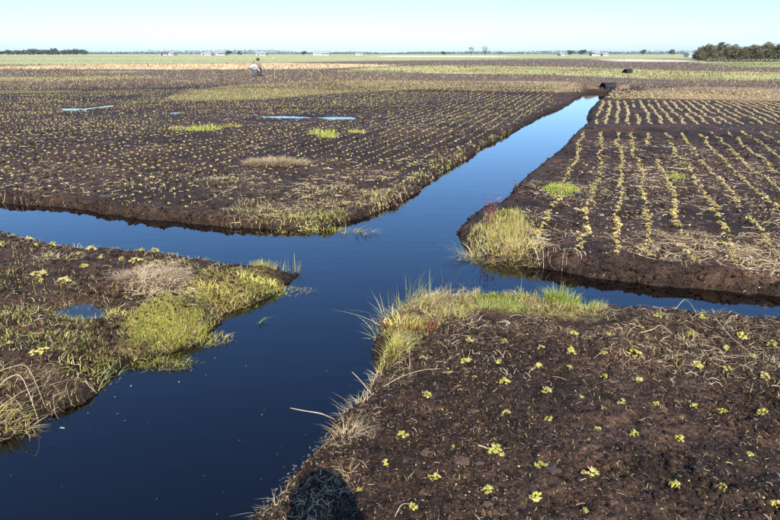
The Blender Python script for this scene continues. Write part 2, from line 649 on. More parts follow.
# ------------------------------------------------------------------ water
bm = bmesh.new()
q = [(-62, -10, ZW), (62, -10, ZW), (62, 34, ZW), (-62, 34, ZW)]
bm.faces.new([bm.verts.new(p) for p in q])
wo = bm_obj("ditch_water", bm, M_WATER)
tag(wo, kind="structure")
for P, pz, lab in PUDDLES:
    cx = sum(p[0] for p in P) / len(P)
    cy = sum(p[1] for p in P) / len(P)
    bm = bmesh.new()
    vs = []
    n = len(P)
    for i in range(n):
        p0, p1 = P[i], P[(i + 1) % n]
        for t in (0, 0.33, 0.66):
            x = p0[0] + (p1[0] - p0[0]) * t
            y = p0[1] + (p1[1] - p0[1]) * t
            L = math.hypot(x - cx, y - cy)
            e = 1 + ((0.14 if pz < -0.1 else 0.0) + 0.06 * random.random()) / max(L, 0.1)
            vs.append(bm.verts.new((cx + (x - cx) * e, cy + (y - cy) * e, pz)))
    bm.faces.new(vs)
    o = bm_obj("puddle", bm, M_PUDDLE)
    tag(o, lab, "puddle", "puddles lying on the plots")

# ------------------------------------------------------------------ plant builders (arrays)


def mixcol(cols, n, jitter=0.18):
    cols = np.array(cols)
    c = cols[rng.integers(0, len(cols), n)]
    return c * (1 + jitter * (rng.random((n, 1)) * 2 - 1)) * (1 + 0.06 * (rng.random((n, 3)) * 2 - 1))


def blades(P, h, az, lean, w, curl, col, seg=4, tipcol=None, droop=0.0):
    """tapering curved blades as ribbons"""
    n = len(P)
    s = np.linspace(0, 1, seg + 1)
    hx = lean[:, None] * h[:, None] * s[None] ** curl[:, None]
    vert = h[:, None] * (s[None] - (0.35 * np.clip(lean, 0, 1.4)[:, None] + droop) * s[None] ** 2)
    dx, dy = np.cos(az), np.sin(az)
    cx = P[:, 0, None] + dx[:, None] * hx
    cy = P[:, 1, None] + dy[:, None] * hx
    cz = P[:, 2, None] + vert
    wa = az + math.pi / 2 + (rng.random(n) - 0.5) * 1.6
    ww = w[:, None] * (1 - s[None] ** 1.6) * 0.5 + 0.0003
    wx, wy = np.cos(wa)[:, None] * ww, np.sin(wa)[:, None] * ww
    Lft = np.stack([cx - wx, cy - wy, cz], -1)
    Rgt = np.stack([cx + wx, cy + wy, cz], -1)
    V = np.empty((n, seg * 2 + 1, 3))
    V[:, 0:seg * 2:2] = Lft[:, :seg]
    V[:, 1:seg * 2:2] = Rgt[:, :seg]
    V[:, -1] = (Lft[:, -1] + Rgt[:, -1]) / 2
    tri = []
    for i in range(seg - 1):
        k = 2 * i
        tri += [(k, k + 1, k + 3), (k, k + 3, k + 2)]
    k = 2 * (seg - 1)
    tri.append((k, k + 1, k + 2))
    tri = np.array(tri)
    T = (np.arange(n)[:, None, None] * (seg * 2 + 1) + tri[None]).reshape(-1, 3)
    f = np.repeat(np.append(np.repeat(s[:seg], 2), 1.0)[None], n, 0)[..., None]
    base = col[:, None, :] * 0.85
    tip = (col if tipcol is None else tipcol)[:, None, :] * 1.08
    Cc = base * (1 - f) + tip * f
    return V.reshape(-1, 3), T, Cc.reshape(-1, 3)


def strands(P, L, az, w, col, seg=4, lift=0.02, bend=0.9, pitch=None):
    """dry stalks lying about: bent ribbons close to the ground"""
    n = len(P)
    s = np.linspace(0, 1, seg + 1)
    b = (rng.random(n) - 0.5) * 2 * bend
    ang = az[:, None] + b[:, None] * (s[None] - 0.5) * 1.6
    st = L[:, None] / seg
    dx = np.cos(ang) * st
    dy = np.sin(ang) * st
    cx = P[:, 0, None] + np.cumsum(dx, 1) - dx.sum(1, keepdims=True) / 2
    cy = P[:, 1, None] + np.cumsum(dy, 1) - dy.sum(1, keepdims=True) / 2
    arc = lift * (rng.random(n) ** 2)[:, None] * np.sin(s * math.pi * (0.6 + 0.8 * rng.random((n, 1))))
    gz = HZT(cx.ravel(), cy.ravel()).reshape(cx.shape)
    gz = np.maximum(gz, ZW + 0.002)
    cz = gz + 0.003 + np.abs(arc)
    wx = -np.sin(ang) * w[:, None] * 0.5
    wy = np.cos(ang) * w[:, None] * 0.5
    tz = (rng.random((n, 1)) - 0.5) * w[:, None] * 0.9
    A = np.stack([cx - wx, cy - wy, cz + tz], -1)
    Bq = np.stack([cx + wx, cy + wy, cz - tz], -1)
    V = np.empty((n, (seg + 1) * 2, 3))
    V[:, 0::2] = A
    V[:, 1::2] = Bq
    tri = []
    for i in range(seg):
        k = 2 * i
        tri += [(k, k + 1, k + 3), (k, k + 3, k + 2)]
    T = (np.arange(n)[:, None, None] * ((seg + 1) * 2) + np.array(tri)[None]).reshape(-1, 3)
    Cc = np.repeat(col[:, None, :], (seg + 1) * 2, 1)
    return V.reshape(-1, 3), T, Cc.reshape(-1, 3)


def scatter_poly(P, n, edge_fade=0.0, jn=0.1, seed=3, clump=0.0, cf=4.0):
    """n random points inside a world polygon"""
    xs, ys = [p[0] for p in P], [p[1] for p in P]
    out = []
    got = 0
    it = 0
    while got < n and it < 60:
        it += 1
        x = rng.uniform(min(xs), max(xs), n * 2)
        y = rng.uniform(min(ys), max(ys), n * 2)
        ok = inpoly(x + jn * fbm(x, y, 3, seed), y + jn * fbm(x, y, 3, seed + 3), P)
        if clump:
            ok &= rng.random(len(x)) < np.clip(0.5 + clump * fbm(x, y, cf, seed + 7), 0, 1)
        out.append(np.stack([x[ok], y[ok]], 1))
        got += ok.sum()
    return np.vstack(out)[:n]


def on_ground(xy, dz=0.0, keep_dry=True):
    z, sd, _ = land(xy[:, 0], xy[:, 1])
    if keep_dry:
        ok = z > ZW + 0.005
        xy, z = xy[ok], z[ok]
    return np.column_stack([xy, z + dz])


YG = [(0.60, 0.54, 0.10), (0.49, 0.48, 0.08), (0.68, 0.58, 0.14), (0.38, 0.41, 0.07), (0.62, 0.50, 0.17)]
FRESH = [(0.35, 0.47, 0.09), (0.29, 0.41, 0.08), (0.42, 0.51, 0.12)]
BLUEG = [(0.22, 0.27, 0.16), (0.26, 0.30, 0.19), (0.18, 0.23, 0.13)]
STRAW = [(0.62, 0.49, 0.29), (0.53, 0.41, 0.23), (0.70, 0.59, 0.39), (0.42, 0.31, 0.18), (0.56, 0.44, 0.28)]
DULL = [(0.22, 0.17, 0.09), (0.28, 0.20, 0.11), (0.17, 0.12, 0.07)]
REDD = [(0.22, 0.06, 0.03), (0.30, 0.12, 0.05), (0.18, 0.05, 0.04)]

# ------------------------------------------------------------------ moss plugs


_ico = bmesh.new()
bmesh.ops.create_icosphere(_ico, subdivisions=1, radius=1)
IV = np.array([v.co[:] for v in _ico.verts])
IT = np.array([[v.index for v in f.verts] for f in _ico.faces])
_ico.free()


def moss_mesh(name, heads, R, hgt, leaf, seed, cols):
    """a cushion of small lumpy moss heads, each with a few pointed leaflets"""
    g = np.random.default_rng(seed)
    bag = Bag()
    st = 0.8 + 0.45 * g.random()
    a0 = g.random() * 6.28
    for i in range(heads):
        rr = R * math.sqrt((i + g.random() * .8) / heads)
        a = i * 2.4 + g.normal(0, .5)
        x, y = rr * math.cos(a) * st, rr * math.sin(a) / st
        x, y = x * math.cos(a0) - y * math.sin(a0), x * math.sin(a0) + y * math.cos(a0)
        z = hgt * max(0, 1 - (rr / R) ** 2) * (0.5 + 0.7 * g.random()) + 0.003
        s = R * (0.9 / math.sqrt(heads)) * (0.7 + 0.6 * g.random())
        col = np.array(cols[g.integers(0, len(cols))]) * (0.75 + 0.5 * g.random())
        k = 1 + 0.7 * (g.random((len(IV), 1)) - 0.5)
        V = IV * k * s * np.array([1, 1, 0.85]) + np.array([x, y, z])
        bag.add(V, IT, col * (0.75 + 0.5 * g.random((len(IV), 1))))
        m = leaf
        if m:
            d = g.normal(size=(m, 3))
            d[:, 2] = np.abs(d[:, 2]) * 0.8
            d /= np.linalg.norm(d, axis=1)[:, None]
            p = np.cross(d, g.normal(size=(m, 3)))
            p /= np.linalg.norm(p, axis=1)[:, None]
            c0 = np.array([x, y, z])
            L = s * (1.3 + 0.9 * g.random((m, 1)))
            Vt = np.stack([c0 + d * s * .5 - p * s * .35, c0 + d * s * .5 + p * s * .35, c0 + d * L], 1).reshape(-1, 3)
            lc = col * (0.9 + 0.5 * g.random((m, 1)))
            bag.add(Vt, np.arange(m * 3).reshape(-1, 3), np.repeat(lc, 3, 0))
    return np.vstack(bag.V), np.vstack(bag.T), np.vstack(bag.C)


MOSS = [(0.49, 0.45, 0.11), (0.42, 0.41, 0.09), (0.57, 0.49, 0.17), (0.40, 0.38, 0.10)]
MOSSPALE = [(0.58, 0.46, 0.20), (0.50, 0.41, 0.16), (0.66, 0.53, 0.28), (0.47, 0.41, 0.13), (0.38, 0.37, 0.10)]
plug_fresh = [mesh_np("moss_plug", *moss_mesh("m", 10 + (i * 7) % 15, 0.020 + 0.003 * (i % 5), 0.016 + 0.003 * ((i * 3) % 6), 7 + i % 4, 40 + i, MOSS if i % 4 else MOSS + MOSSPALE)) for i in range(14)]
plug_pale = [mesh_np("moss_plug", *moss_mesh("m", 18, 0.040, 0.028, 7, 80 + i, MOSSPALE)) for i in range(6)]
for m_ in plug_fresh + plug_pale:
    m_.materials.append(M_MOSS)
plug_low = [moss_mesh("m", 3, 0.036, 0.022, 2, 120 + i, MOSSPALE) for i in range(8)]
plug_lowg = [moss_mesh("m", 3, 0.034, 0.022, 2, 140 + i, MOSS) for i in range(8)]

NUMW = ["first", "second", "third", "fourth", "fifth", "sixth", "seventh", "eighth", "ninth", "tenth", "eleventh", "twelfth",
        "thirteenth", "fourteenth", "fifteenth", "sixteenth", "seventeenth", "eighteenth", "nineteenth", "twentieth"]


def ordw(i):
    if i < 20:
        return NUMW[i]
    s = {1: "st", 2: "nd", 3: "rd"}.get((i + 1) % 10, "th")
    return "%d%s" % (i + 1, s)


def put_plug(me, x, y, s, label, group):
    z = float(HZT(x, y)[0])
    o = obj("moss_plug", me)
    o.location = (x, y, z - 0.005)
    o.rotation_euler = (random.uniform(-.4, .4), random.uniform(-.4, .4), random.uniform(0, 6.28))
    o.scale = (s * random.uniform(.7, 1.35), s * random.uniform(.7, 1.35), s * random.uniform(.7, 1.4))
    tag(o, label, "moss", group)
    return o


D_PLUGS = [(540, 350), (539, 367), (570, 353), (570, 369.5), (603.5, 355), (604, 375), (634, 355), (637, 379), (621.5, 401),
           (655.5, 404.5), (692, 407), (722.5, 411), (698.5, 365.5), (725.5, 348.5), (726, 369.5), (753.5, 354), (763.5, 377.5),
           (762, 418.5), (597.5, 426), (634, 435), (678.5, 442), (549, 416), (582.5, 396.5), (541, 462), (590.5, 471.5),
           (673.5, 490.5), (719, 495.5), (774, 508.5), (536.5, 499), (585, 513.5), (748.5, 456), (608.5, 335), (657, 318.5),
           (546, 391), (426.5, 393), (403.5, 431), (384, 456.5), (451.5, 442), (434.6, 476), (495, 452), (488, 489), (414, 509),
           (360, 487.7), (465, 362), (498, 364), (504.6, 382.7), (506.5, 408.5), (474, 379), (505, 344), (469, 341.5),
           (574, 331), (640, 330), (690, 333), (742, 336), (771, 345), (702, 318)]
bands = [0, 342, 359, 374, 388, 414, 447, 468, 600]
rownames = ["the row by far ditch", "second row from far ditch", "third row from far ditch",
            "fourth row from far ditch", "the middle row", "third row from bottom edge",
            "second row from bottom edge", "the nearest row"]
n_things = 0
for bi in range(8):
    row = sorted([p for p in D_PLUGS if bands[bi] <= p[1] < bands[bi + 1]])
    for i, (px, py) in enumerate(row):
        g = G(px, py + 2)
        k = random.random()
        me = random.choice(plug_fresh)
        s = random.uniform(0.6, 1.02)
        if (px, py) in ((692, 407), (506.5, 408.5), (495, 452), (590.5, 471.5), (762, 418.5), (634, 355), (604, 375)):
            s *= 1.2
        put_plug(me, g.x, g.y, s, "bright moss plug on the front plot, %s from left in %s" % (ordw(i), rownames[bi]),
                 "moss plugs on the front plot")
        n_things += 1
B_PLUGS = [(40, 274), (42, 285), (85, 267), (65, 285), (35, 243), (12, 231), (28, 232), (52, 240), (92, 249), (102, 259), (141, 248), (136, 263),
           (122, 260), (155, 249), (80, 255), (2, 245), (38, 348), (10, 343)]
for i, (px, py) in enumerate(sorted(B_PLUGS)):
    g = G(px, py + 1)
    put_plug(random.choice(plug_fresh if i % 3 else plug_pale), g.x, g.y, random.uniform(1.0, 1.4),
             "yellow-green moss plug on the near left plot, %s from the left edge" % ordw(i), "moss plugs on the near left plot")
    n_things += 1

rowdir = ray(618, HZ)
rowdir = Vector((rowdir.x, rowdir.y, 0)).normalized()
rown = Vector((rowdir.y, -rowdir.x, 0))


def wob(k, t, seed):
    """sideways wander of a planted row"""
    a, b, c = (k * 12.9898 + seed) % 6.283, (k * 78.233 + seed * 3) % 6.283, (k * 37.719 + seed * 5) % 6.283
    return 0.045 * math.sin(t * 0.85 + a) + 0.03 * math.sin(t * 1.9 + b) + 0.018 * math.sin(t * 4.3 + c)


cand = []        # (dist, x, y, plot, row, size)
F1 = FURROWS[0][0]
# right plot: wiggly continuous rows starting at the furrow
x_at_130 = [585, 604, 619.5, 632, 647, 666, 681, 697, 711, 726, 742, 760, 779, 797, 815, 833, 851, 869, 888, 907, 927]
for k, px in enumerate(x_at_130):
    p0 = G(px, 130)
    t = 0.0
    while True:
        t -= random.uniform(0.05, 0.09)
        x = p0.x + rowdir.x * t + rown.x * wob(k, t, 5) * 0.75
        y = p0.y + rowdir.y * t + rown.y * wob(k, t, 5) * 0.75
        if y < 4.0 or t < -14:
            break
        gapn = vnoise(np.array([k * 5.7]), np.array([t * 0.8]), 9)[0]
        if gapn < 0.09 or random.random() < 0.05:
            continue
        jx, jy = random.gauss(0, 0.018), random.gauss(0, 0.018)
        cand.append((math.hypot(x, y), x + jx, y + jy, "C", k, random.uniform(0.5, 0.95), t))
    # the far bed between the two furrows
    for kk in (0,):
        pass
for k in range(-1, 26):
    px = 606.5 + 11.4 * k
    p0 = G(px, 123)
    t = 0.25
    while t < 8.5:
        t += random.uniform(0.08, 0.13)
        x = p0.x + rowdir.x * t + rown.x * wob(k + 40, t, 5) * 0.55
        y = p0.y + rowdir.y * t + rown.y * wob(k + 40, t, 5) * 0.55
        if vnoise(np.array([k * 5.7]), np.array([t * 0.8]), 19)[0] < 0.12:
            continue
        cand.append((math.hypot(x, y), x + random.gauss(0, .02), y + random.gauss(0, .02), "C2", k, random.uniform(0.75, 1.15), t))
    # third bed beyond the second furrow
    t = 9.5
    while t < 15.0:
        t += random.uniform(0.12, 0.22)
        x = p0.x + rowdir.x * t
        y = p0.y + rowdir.y * t
        cand.append((math.hypot(x, y), x + random.gauss(0, .08), y + random.gauss(0, .05), "C3", k, random.uniform(0.8, 1.5), t))
# left plot: spaced plugs
o0 = G(372, 216)
for k in range(0, 150):
    off = 0.16 + 0.27 * k
    ph = random.random()
    t = -9.0 + ph * 0.2
    while t < 26:
        t += random.uniform(0.15, 0.21)
        x = o0.x - rown.x * off + rowdir.x * t + random.gauss(0, 0.014) + rown.x * wob(k, t, 25) * 0.6
        y = o0.y - rown.y * off + rowdir.y * t + random.gauss(0, 0.014) + rown.y * wob(k, t, 25) * 0.6
        if y < 4:
            continue
        r = math.hypot(x, y)
        if r > 33 or abs(x) > 0.66 * y + 1.5:
            continue
        if random.random() < 0.10:
            continue
        cand.append((r, x, y, "A", k, 0.45 + 0.5 * random.random() ** 1.6, t))
cand = np.array([(c[0], c[1], c[2], {"C": 0, "C2": 1, "C3": 2, "A": 3}[c[3]], c[4], c[5], c[6]) for c in cand])
z, sd, pl = land(cand[:, 1], cand[:, 2])
ok = (sd > 0.20) & (pl == 0)
for P, w, dp in FURROWS:
    ok &= pdist(cand[:, 1], cand[:, 2], P, False) > w * 0.9
for P, pz, _ in PUDDLES:
    ok &= sdist(cand[:, 1], cand[:, 2], P) < -0.1
acrn = inpoly(cand[:, 1], cand[:, 2], pxpoly([(228, 165), (320, 160), (312, 150), (240, 150)]))
ok &= ~acrn
# thin patches of bare soil in the left plot
bare = fbm(cand[:, 1], cand[:, 2], 0.35, 77)
ok &= ~((cand[:, 3] == 3) & (bare < -0.28) & (rng.random(len(cand)) < 0.7))
cand = cand[ok]
zc = z[ok]
order = np.argsort(cand[:, 0] / (0.6 + 0.6 * cand[:, 5]))
cand, zc = cand[order], zc[order]
vis = np.abs(cand[:, 1]) < 0.60 * cand[:, 2]
NIND = 300 - n_things
ind = np.where(vis)[0][:NIND]
rest = np.setdiff1d(np.arange(len(cand)), ind)
# individual plugs: named by their row
rows = {}
for i in ind:
    rows.setdefault((int(cand[i, 3]), int(cand[i, 4])), []).append(i)
arow = {k: n for n, k in enumerate(sorted(k for k in rows if k[0] == 3))}
for key, L in rows.items():
    L.sort(key=lambda i: cand[i, 6])
    for j, i in enumerate(L):
        x, y, s = cand[i, 1], cand[i, 2], cand[i, 5]
        if key[0] == 0:
            lab = "pale moss plug, %s from near end, %s row right of the ditch" % (ordw(j), ordw(key[1]))
            grp = "moss plugs in rows on the right plot"
            me = random.choice(plug_pale)
        else:
            lab = "small moss plug, %s from water in the left plot's %s row from its corner" % (ordw(j), ordw(arow[key]))
            grp = "moss plugs on the left plot"
            me = random.choice(plug_fresh + plug_pale)
        put_plug(me, x, y, s * 0.88, lab, grp)
# the rest as one mass per plot
for code, nm, lab in ((3, "distant_moss_plugs", "hundreds of small pale moss plugs dotted over the left plot"),
                      (0, "distant_moss_plugs", "wiggly far rows of pale moss on the right plots beyond the ditch")):
    bag = Bag()
    for i in rest:
        isA = cand[i, 3] == 3
        if isA != (code == 3):
            continue
        Vp, Tp, Cp = (plug_lowg if (isA and random.random() < 0.5) else plug_low)[random.randrange(8)]
        s = cand[i, 5] * (0.85 if isA else 0.82)
        a_ = random.random() * 6.28
        ca, sa = math.cos(a_), math.sin(a_)
        W_ = np.stack([(Vp[:, 0] * ca - Vp[:, 1] * sa) * s + cand[i, 1], (Vp[:, 0] * sa + Vp[:, 1] * ca) * s + cand[i, 2], Vp[:, 2] * s + zc[i]], 1)
        dl = (random.random() * 0.95) if isA else random.random() * 0.35 + (0.45 if cand[i, 3] > 0.5 else 0)
        bag.add(W_, Tp, (Cp * (1 - dl) + np.array([0.42, 0.30, 0.16] if isA else [0.66, 0.52, 0.31]) * dl) * random.uniform(0.65, 1.15))
    o = obj(nm, bag.mesh(nm), M_MOSS)
    tag(o, lab, "moss", kind="stuff")
print("PLUGS", len(cand), len(ind), len(rest))

# ------------------------------------------------------------------ peat crumbs and litter (uncountable)
def crumbs(xy, size, col):
    P = on_ground(xy)
    n = len(P)
    size = size[:n] * 1.0
    col = col[:n]
    def_ = 1 + 0.45 * (rng.random((n, len(IV))) - 0.5) * 2
    sc = size[:, None, None] * (0.6 + 0.8 * rng.random((n, 1, 3)))
    sc[..., 2] *= 0.7
    Vv = IV[None] * def_[..., None] * sc + P[:, None, :] + np.array([0, 0, 1]) * size[:, None, None] * 0.15
    Tt = (np.arange(n)[:, None, None] * len(IV) + IT[None]).reshape(-1, 3)
    Cc = np.repeat(col[:, None, :], len(IV), 1)
    return Vv.reshape(-1, 3), Tt, Cc.reshape(-1, 3)


PEATC = [(0.023, 0.014, 0.010), (0.036, 0.022, 0.016), (0.015, 0.010, 0.007), (0.055, 0.032, 0.022)]
polyD = pxpoly([(380, 360), (440, 325), (600, 312), (800, 318), (1050, 342), (1100, 535), (225, 535), (300, 440)])
def crumb_patch(L, n, s0, s1, clump=0.9, cf=3, pw=2.5):
    xy = scatter_poly(pxpoly(L), n, clump=clump, cf=cf)
    bag.add(*crumbs(xy, s0 + s1 * rng.random(len(xy)) ** pw, mixcol(PEATC, len(xy), 0.35)))


bag = Bag()
crumb_patch([(380, 360), (440, 325), (600, 312), (800, 318), (1050, 342), (1100, 535), (225, 535), (300, 440)], 19000, 0.002, 0.010, 0.9, 3, 3)
crumb_patch([(-40, 215), (150, 250), (280, 262), (130, 330), (-40, 400)], 3500, 0.004, 0.014, 0.9)
crumb_patch([(505, 205), (590, 128), (800, 140), (1050, 165), (1050, 322), (800, 292), (600, 272), (500, 258)], 8500, 0.005, 0.018, 0.9)
crumb_patch([(-40, 202), (230, 225), (330, 225), (520, 126), (-40, 120)], 7000, 0.005, 0.022, 0.9)
# broken edges of the banks
for P_, n_, s0, s1 in ((AC, 7500, 0.005, 0.016), (B, 1200, 0.004, 0.012), (D, 1600, 0.003, 0.011)):
    Q = [Vector(p) for p in P_]
    segs = [(a_, b_) for a_, b_ in zip(Q, Q[1:]) if abs(a_.x) < 14 and abs(b_.x) < 14 and 1 < a_.y < 26 and 1 < b_.y < 26]
    wts = np.array([(b_ - a_).length / max(2.0, a_.length) for a_, b_ in segs])
    k_ = rng.choice(len(segs), n_, p=wts / wts.sum())
    t_ = rng.random(n_)
    xy = np.array([segs[a_][0].lerp(segs[a_][1], b_)[:2] for a_, b_ in zip(k_, t_)]) + rng.normal(0, 0.07, (n_, 2))
    bag.add(*crumbs(xy, s0 + s1 * rng.random(n_) ** 2.5, mixcol(PEATC, n_, 0.35)))
o = obj("peat_crumbs", bag.mesh("peat_crumbs", False), M_CLOD)
tag(o, "loose dark peat crumbs strewn over the bare plots", "soil", kind="stuff")

bag = Bag()


def litter(P, n, L0, L1, w, cols, lift=0.02, clump=0.8, cf=4.0, seg=4, seed=3, bend=0.9):
    xy = scatter_poly(P, n, clump=clump, cf=cf, seed=seed)
    xyz = on_ground(xy)
    n = len(xyz)
    bag.add(*strands(xyz, rng.uniform(L0, L1, n), rng.random(n) * 6.28, np.full(n, w) * rng.uniform(0.5, 1.3, n), mixcol(cols, n), seg, lift, bend))


litter(pxpoly([(520, 304), (640, 306), (800, 315), (1050, 338), (1050, 400), (800, 372), (700, 366), (600, 346), (500, 330)]), 2200, 0.02, 0.10, 0.0013, STRAW + DULL * 2, 0.018, 1.3, 3)
litter(pxpoly([(440, 322), (600, 315), (800, 330), (1050, 350), (1050, 450), (800, 430), (640, 390), (420, 370)]), 1400, 0.015, 0.08, 0.0015, STRAW + DULL, 0.015, 1.5, 2)
litter(pxpoly([(385, 358), (420, 365), (370, 440), (330, 530), (225, 530), (300, 440), (345, 395)]), 1000, 0.012, 0.06, 0.0012, STRAW + DULL * 2, 0.015, 1.2, 4)
litter(polyD, 3800, 0.008, 0.035, 0.0012, DULL + STRAW[:2], 0.008, 1.0, 5, seg=3)
litter(pxpoly([(505, 225), (600, 222), (800, 232), (1050, 255), (1050, 298), (800, 270), (600, 250), (500, 244)]), 3800, 0.03, 0.18, 0.0026, STRAW + DULL, 0.03, 1.2, 2)
litter(pxpoly([(515, 190), (560, 160), (700, 185), (800, 200), (800, 235), (600, 225), (510, 210)]), 1000, 0.04, 0.18, 0.0026, STRAW + DULL, 0.02, 1.5, 1.2)
litter(pxpoly([(590, 165), (690, 160), (700, 172), (600, 178)]), 120, 0.08, 0.3, 0.004, STRAW, 0.02, 0, 1)
litter(pxpoly([(588, 130), (780, 142), (800, 200), (560, 165)]), 700, 0.04, 0.16, 0.003, STRAW + DULL * 2, 0.02, 1.5, 1.2)
litter(pxpoly(NEARVEG['B_all']), 1700, 0.02, 0.08, 0.0016, STRAW + DULL * 2, 0.02, 1.4, 3)
litter(pxpoly([(130, 292), (140, 268), (190, 262), (200, 285), (165, 300)]), 500, 0.05, 0.16, 0.0022, STRAW, 0.05, 0.4, 4)
litter(pxpoly([(-20, 360), (60, 360), (85, 385), (50, 408), (-20, 428)]), 180, 0.04, 0.15, 0.0018, STRAW + DULL, 0.04, 0.4, 4)
litter(pxpoly([(200, 180), (330, 170), (430, 160), (500, 138), (400, 205), (330, 222), (260, 222)]), 1300, 0.05, 0.22, 0.0032, STRAW + DULL * 2, 0.03, 1.4, 1.6)
litter(pxpoly([(-40, 196), (260, 222), (330, 170), (-40, 150)]), 1800, 0.03, 0.14, 0.003, STRAW + DULL * 2, 0.02, 1.5, 1.2)
litter(pxpoly([(-40, 150), (330, 170), (540, 112), (-40, 112)]), 2600, 0.04, 0.18, 0.0038, STRAW + DULL * 2, 0.02, 1.5, 0.8)
litter(pxpoly([(515, 215), (590, 135), (800, 145), (1050, 168), (1050, 275), (800, 250), (600, 235)]), 4600, 0.02, 0.10, 0.004, STRAW, 0.015, 1.8, 1.6, seed=63)
litter(pxpoly([(300, 222), (250, 200), (330, 165), (470, 140), (500, 135), (400, 200)]), 1200, 0.02, 0.10, 0.004, STRAW, 0.015, 1.8, 1.6, seed=64)
o = obj("straw_litter", bag.mesh("straw_litter"), M_STRAW)
tag(o, "dry straw and dead stalks littering the peat", "straw", kind="stuff")

# small tan flakes of dead leaf
bag = Bag()


def flakes(P, n, s0, s1, cols, clump=1.0, cf=3.0):
    xy = scatter_poly(P, n, clump=clump, cf=cf, seed=21)
    q = on_ground(xy, 0.003)
    n = len(q)
    k = 5
    a = np.sort(rng.random((n, k)) * 6.28, 1)
    r = rng.uniform(s0, s1, (n, 1)) * rng.uniform(0.5, 1.1, (n, k))
    tx, ty = rng.normal(0, 0.35, (2, n, 1))
    vx, vy = r * np.cos(a), r * np.sin(a) * 0.8
    V = np.stack([q[:, 0, None] + vx, q[:, 1, None] + vy, q[:, 2, None] + vx * tx + vy * ty + 0.002], -1)
    tri = np.array([(0, 1, 2), (0, 2, 3), (0, 3, 4)])
    T = (np.arange(n)[:, None, None] * k + tri[None]).reshape(-1, 3)
    c = mixcol(cols, n, 0.3)
    bag.add(V.reshape(-1, 3), T, np.repeat(c[:, None], k, 1).reshape(-1, 3))


FLK = [(0.14, 0.08, 0.055), (0.19, 0.12, 0.08), (0.11, 0.06, 0.042), (0.24, 0.17, 0.11), (0.09, 0.06, 0.045)]
flakes(polyD, 8500, 0.0015, 0.007, FLK + [(0.30, 0.23, 0.15)], 0.8)
flakes(pxpoly([(345, 400), (480, 380), (540, 530), (240, 530), (300, 450)]), 1500, 0.0015, 0.007, FLK + [(0.38, 0.30, 0.2)], 0.6)
flakes(pxpoly([(510, 225), (590, 150), (800, 160), (1050, 185), (1050, 312), (800, 285), (600, 268)]), 9500, 0.004, 0.018, FLK + [(0.50, 0.40, 0.26), (0.58, 0.47, 0.32)], 1.2, 1.5)
flakes(pxpoly([(-40, 200), (240, 224), (420, 185), (560, 108), (-40, 108)]), 9000, 0.005, 0.022, FLK + [(0.34, 0.26, 0.16)], 1.2, 0.9)
flakes(pxpoly([(590, 124), (610, 97), (800, 101), (800, 140)]), 2500, 0.008, 0.03, FLK + [(0.34, 0.26, 0.16)], 0.8, 0.9)
flakes(pxpoly([(0, 225), (150, 252), (250, 262), (130, 320), (0, 400)]), 900, 0.004, 0.014, FLK)
flakes(polyD, 560, 0.002, 0.007, MOSS, 0.6, 2.0)
flakes(pxpoly(NEARVEG["B_all"]), 300, 0.003, 0.010, MOSS, 0.6, 2.0)
o = obj("leaf_flakes", bag.mesh("leaf_flakes"), M_STRAW)
tag(o, "small tan flakes of dead leaf scattered on the peat", "leaf litter", kind="stuff")

# ------------------------------------------------------------------ low turf (uncountable)
bag = Bag()


def turf(P, n, h0, h1, w, cols, clump=0.9, cf=4.0, lean=0.7, seed=5, seg=3):
    xy = scatter_poly(P, n, clump=clump, cf=cf, seed=seed)
    q = on_ground(xy, -0.003)
    n = len(q)
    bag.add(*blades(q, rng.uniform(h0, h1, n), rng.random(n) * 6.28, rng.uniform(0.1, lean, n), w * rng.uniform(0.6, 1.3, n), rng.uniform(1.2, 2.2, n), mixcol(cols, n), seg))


turf(pxpoly(NEARVEG['B_green']), 5000, 0.012, 0.045, 0.0036, YG + FRESH[:1] + STRAW[:2], 1.5, 3.0, lean=1.3)
turf(pxpoly(NEARVEG['B_all']), 1900, 0.015, 0.045, 0.0034, YG + STRAW[:2], 1.7, 2.0, seed=15, lean=1.2)
turf(pxpoly([(-20, 312), (60, 312), (110, 330), (100, 352), (50, 352), (-20, 350)]), 900, 0.01, 0.04, 0.004, YG + FRESH, 1.5, 3, seed=16, lean=1.3)
turf(pxpoly(NEARVEG['D_corner']), 4200, 0.012, 0.05, 0.003, YG + STRAW[:4] + FRESH[:1], 1.4, 3.5, seed=17, lean=1.3)
turf(pxpoly([(100, 338), (118, 314), (150, 302), (205, 300), (216, 318), (190, 338), (150, 348), (112, 360)]), 2600, 0.02, 0.055, 0.004, FRESH + YG, 1.2, 3.0, seed=31, lean=1.3)
turf(pxpoly([(56, 312), (75, 301), (112, 303), (108, 314), (72, 322)]), 240, 0.03, 0.06, 0.004, YG + BLUEG, 1.2, 5, seed=32, lean=1.4)
turf(pxpoly([(480, 292), (520, 294), (520, 312), (470, 308)]), 900, 0.01, 0.04, 0.005, FRESH, 0.6, 5, seed=18)
turf(pxpoly(NEARVEG['A_corner']), 1500, 0.015, 0.06, 0.007, YG + FRESH[:1] + STRAW[:1], 1.6, 2.2, seed=19, lean=1.3)
turf(pxpoly([(215, 222), (240, 190), (330, 180), (395, 195), (375, 213), (330, 226), (262, 228)]), 1300, 0.015, 0.06, 0.007, YG + STRAW, 1.8, 1.8, seed=29, lean=1.4)
turf(pxpoly(NEARVEG['C_corner']), 3000, 0.03, 0.10, 0.005, YG + STRAW[:3], 0.7, 3.0, seed=20)
turf(pxpoly([(505, 215), (540, 210), (540, 255), (505, 255)]), 700, 0.02, 0.06, 0.006, YG + STRAW, 1.2, 3.0, seed=22)
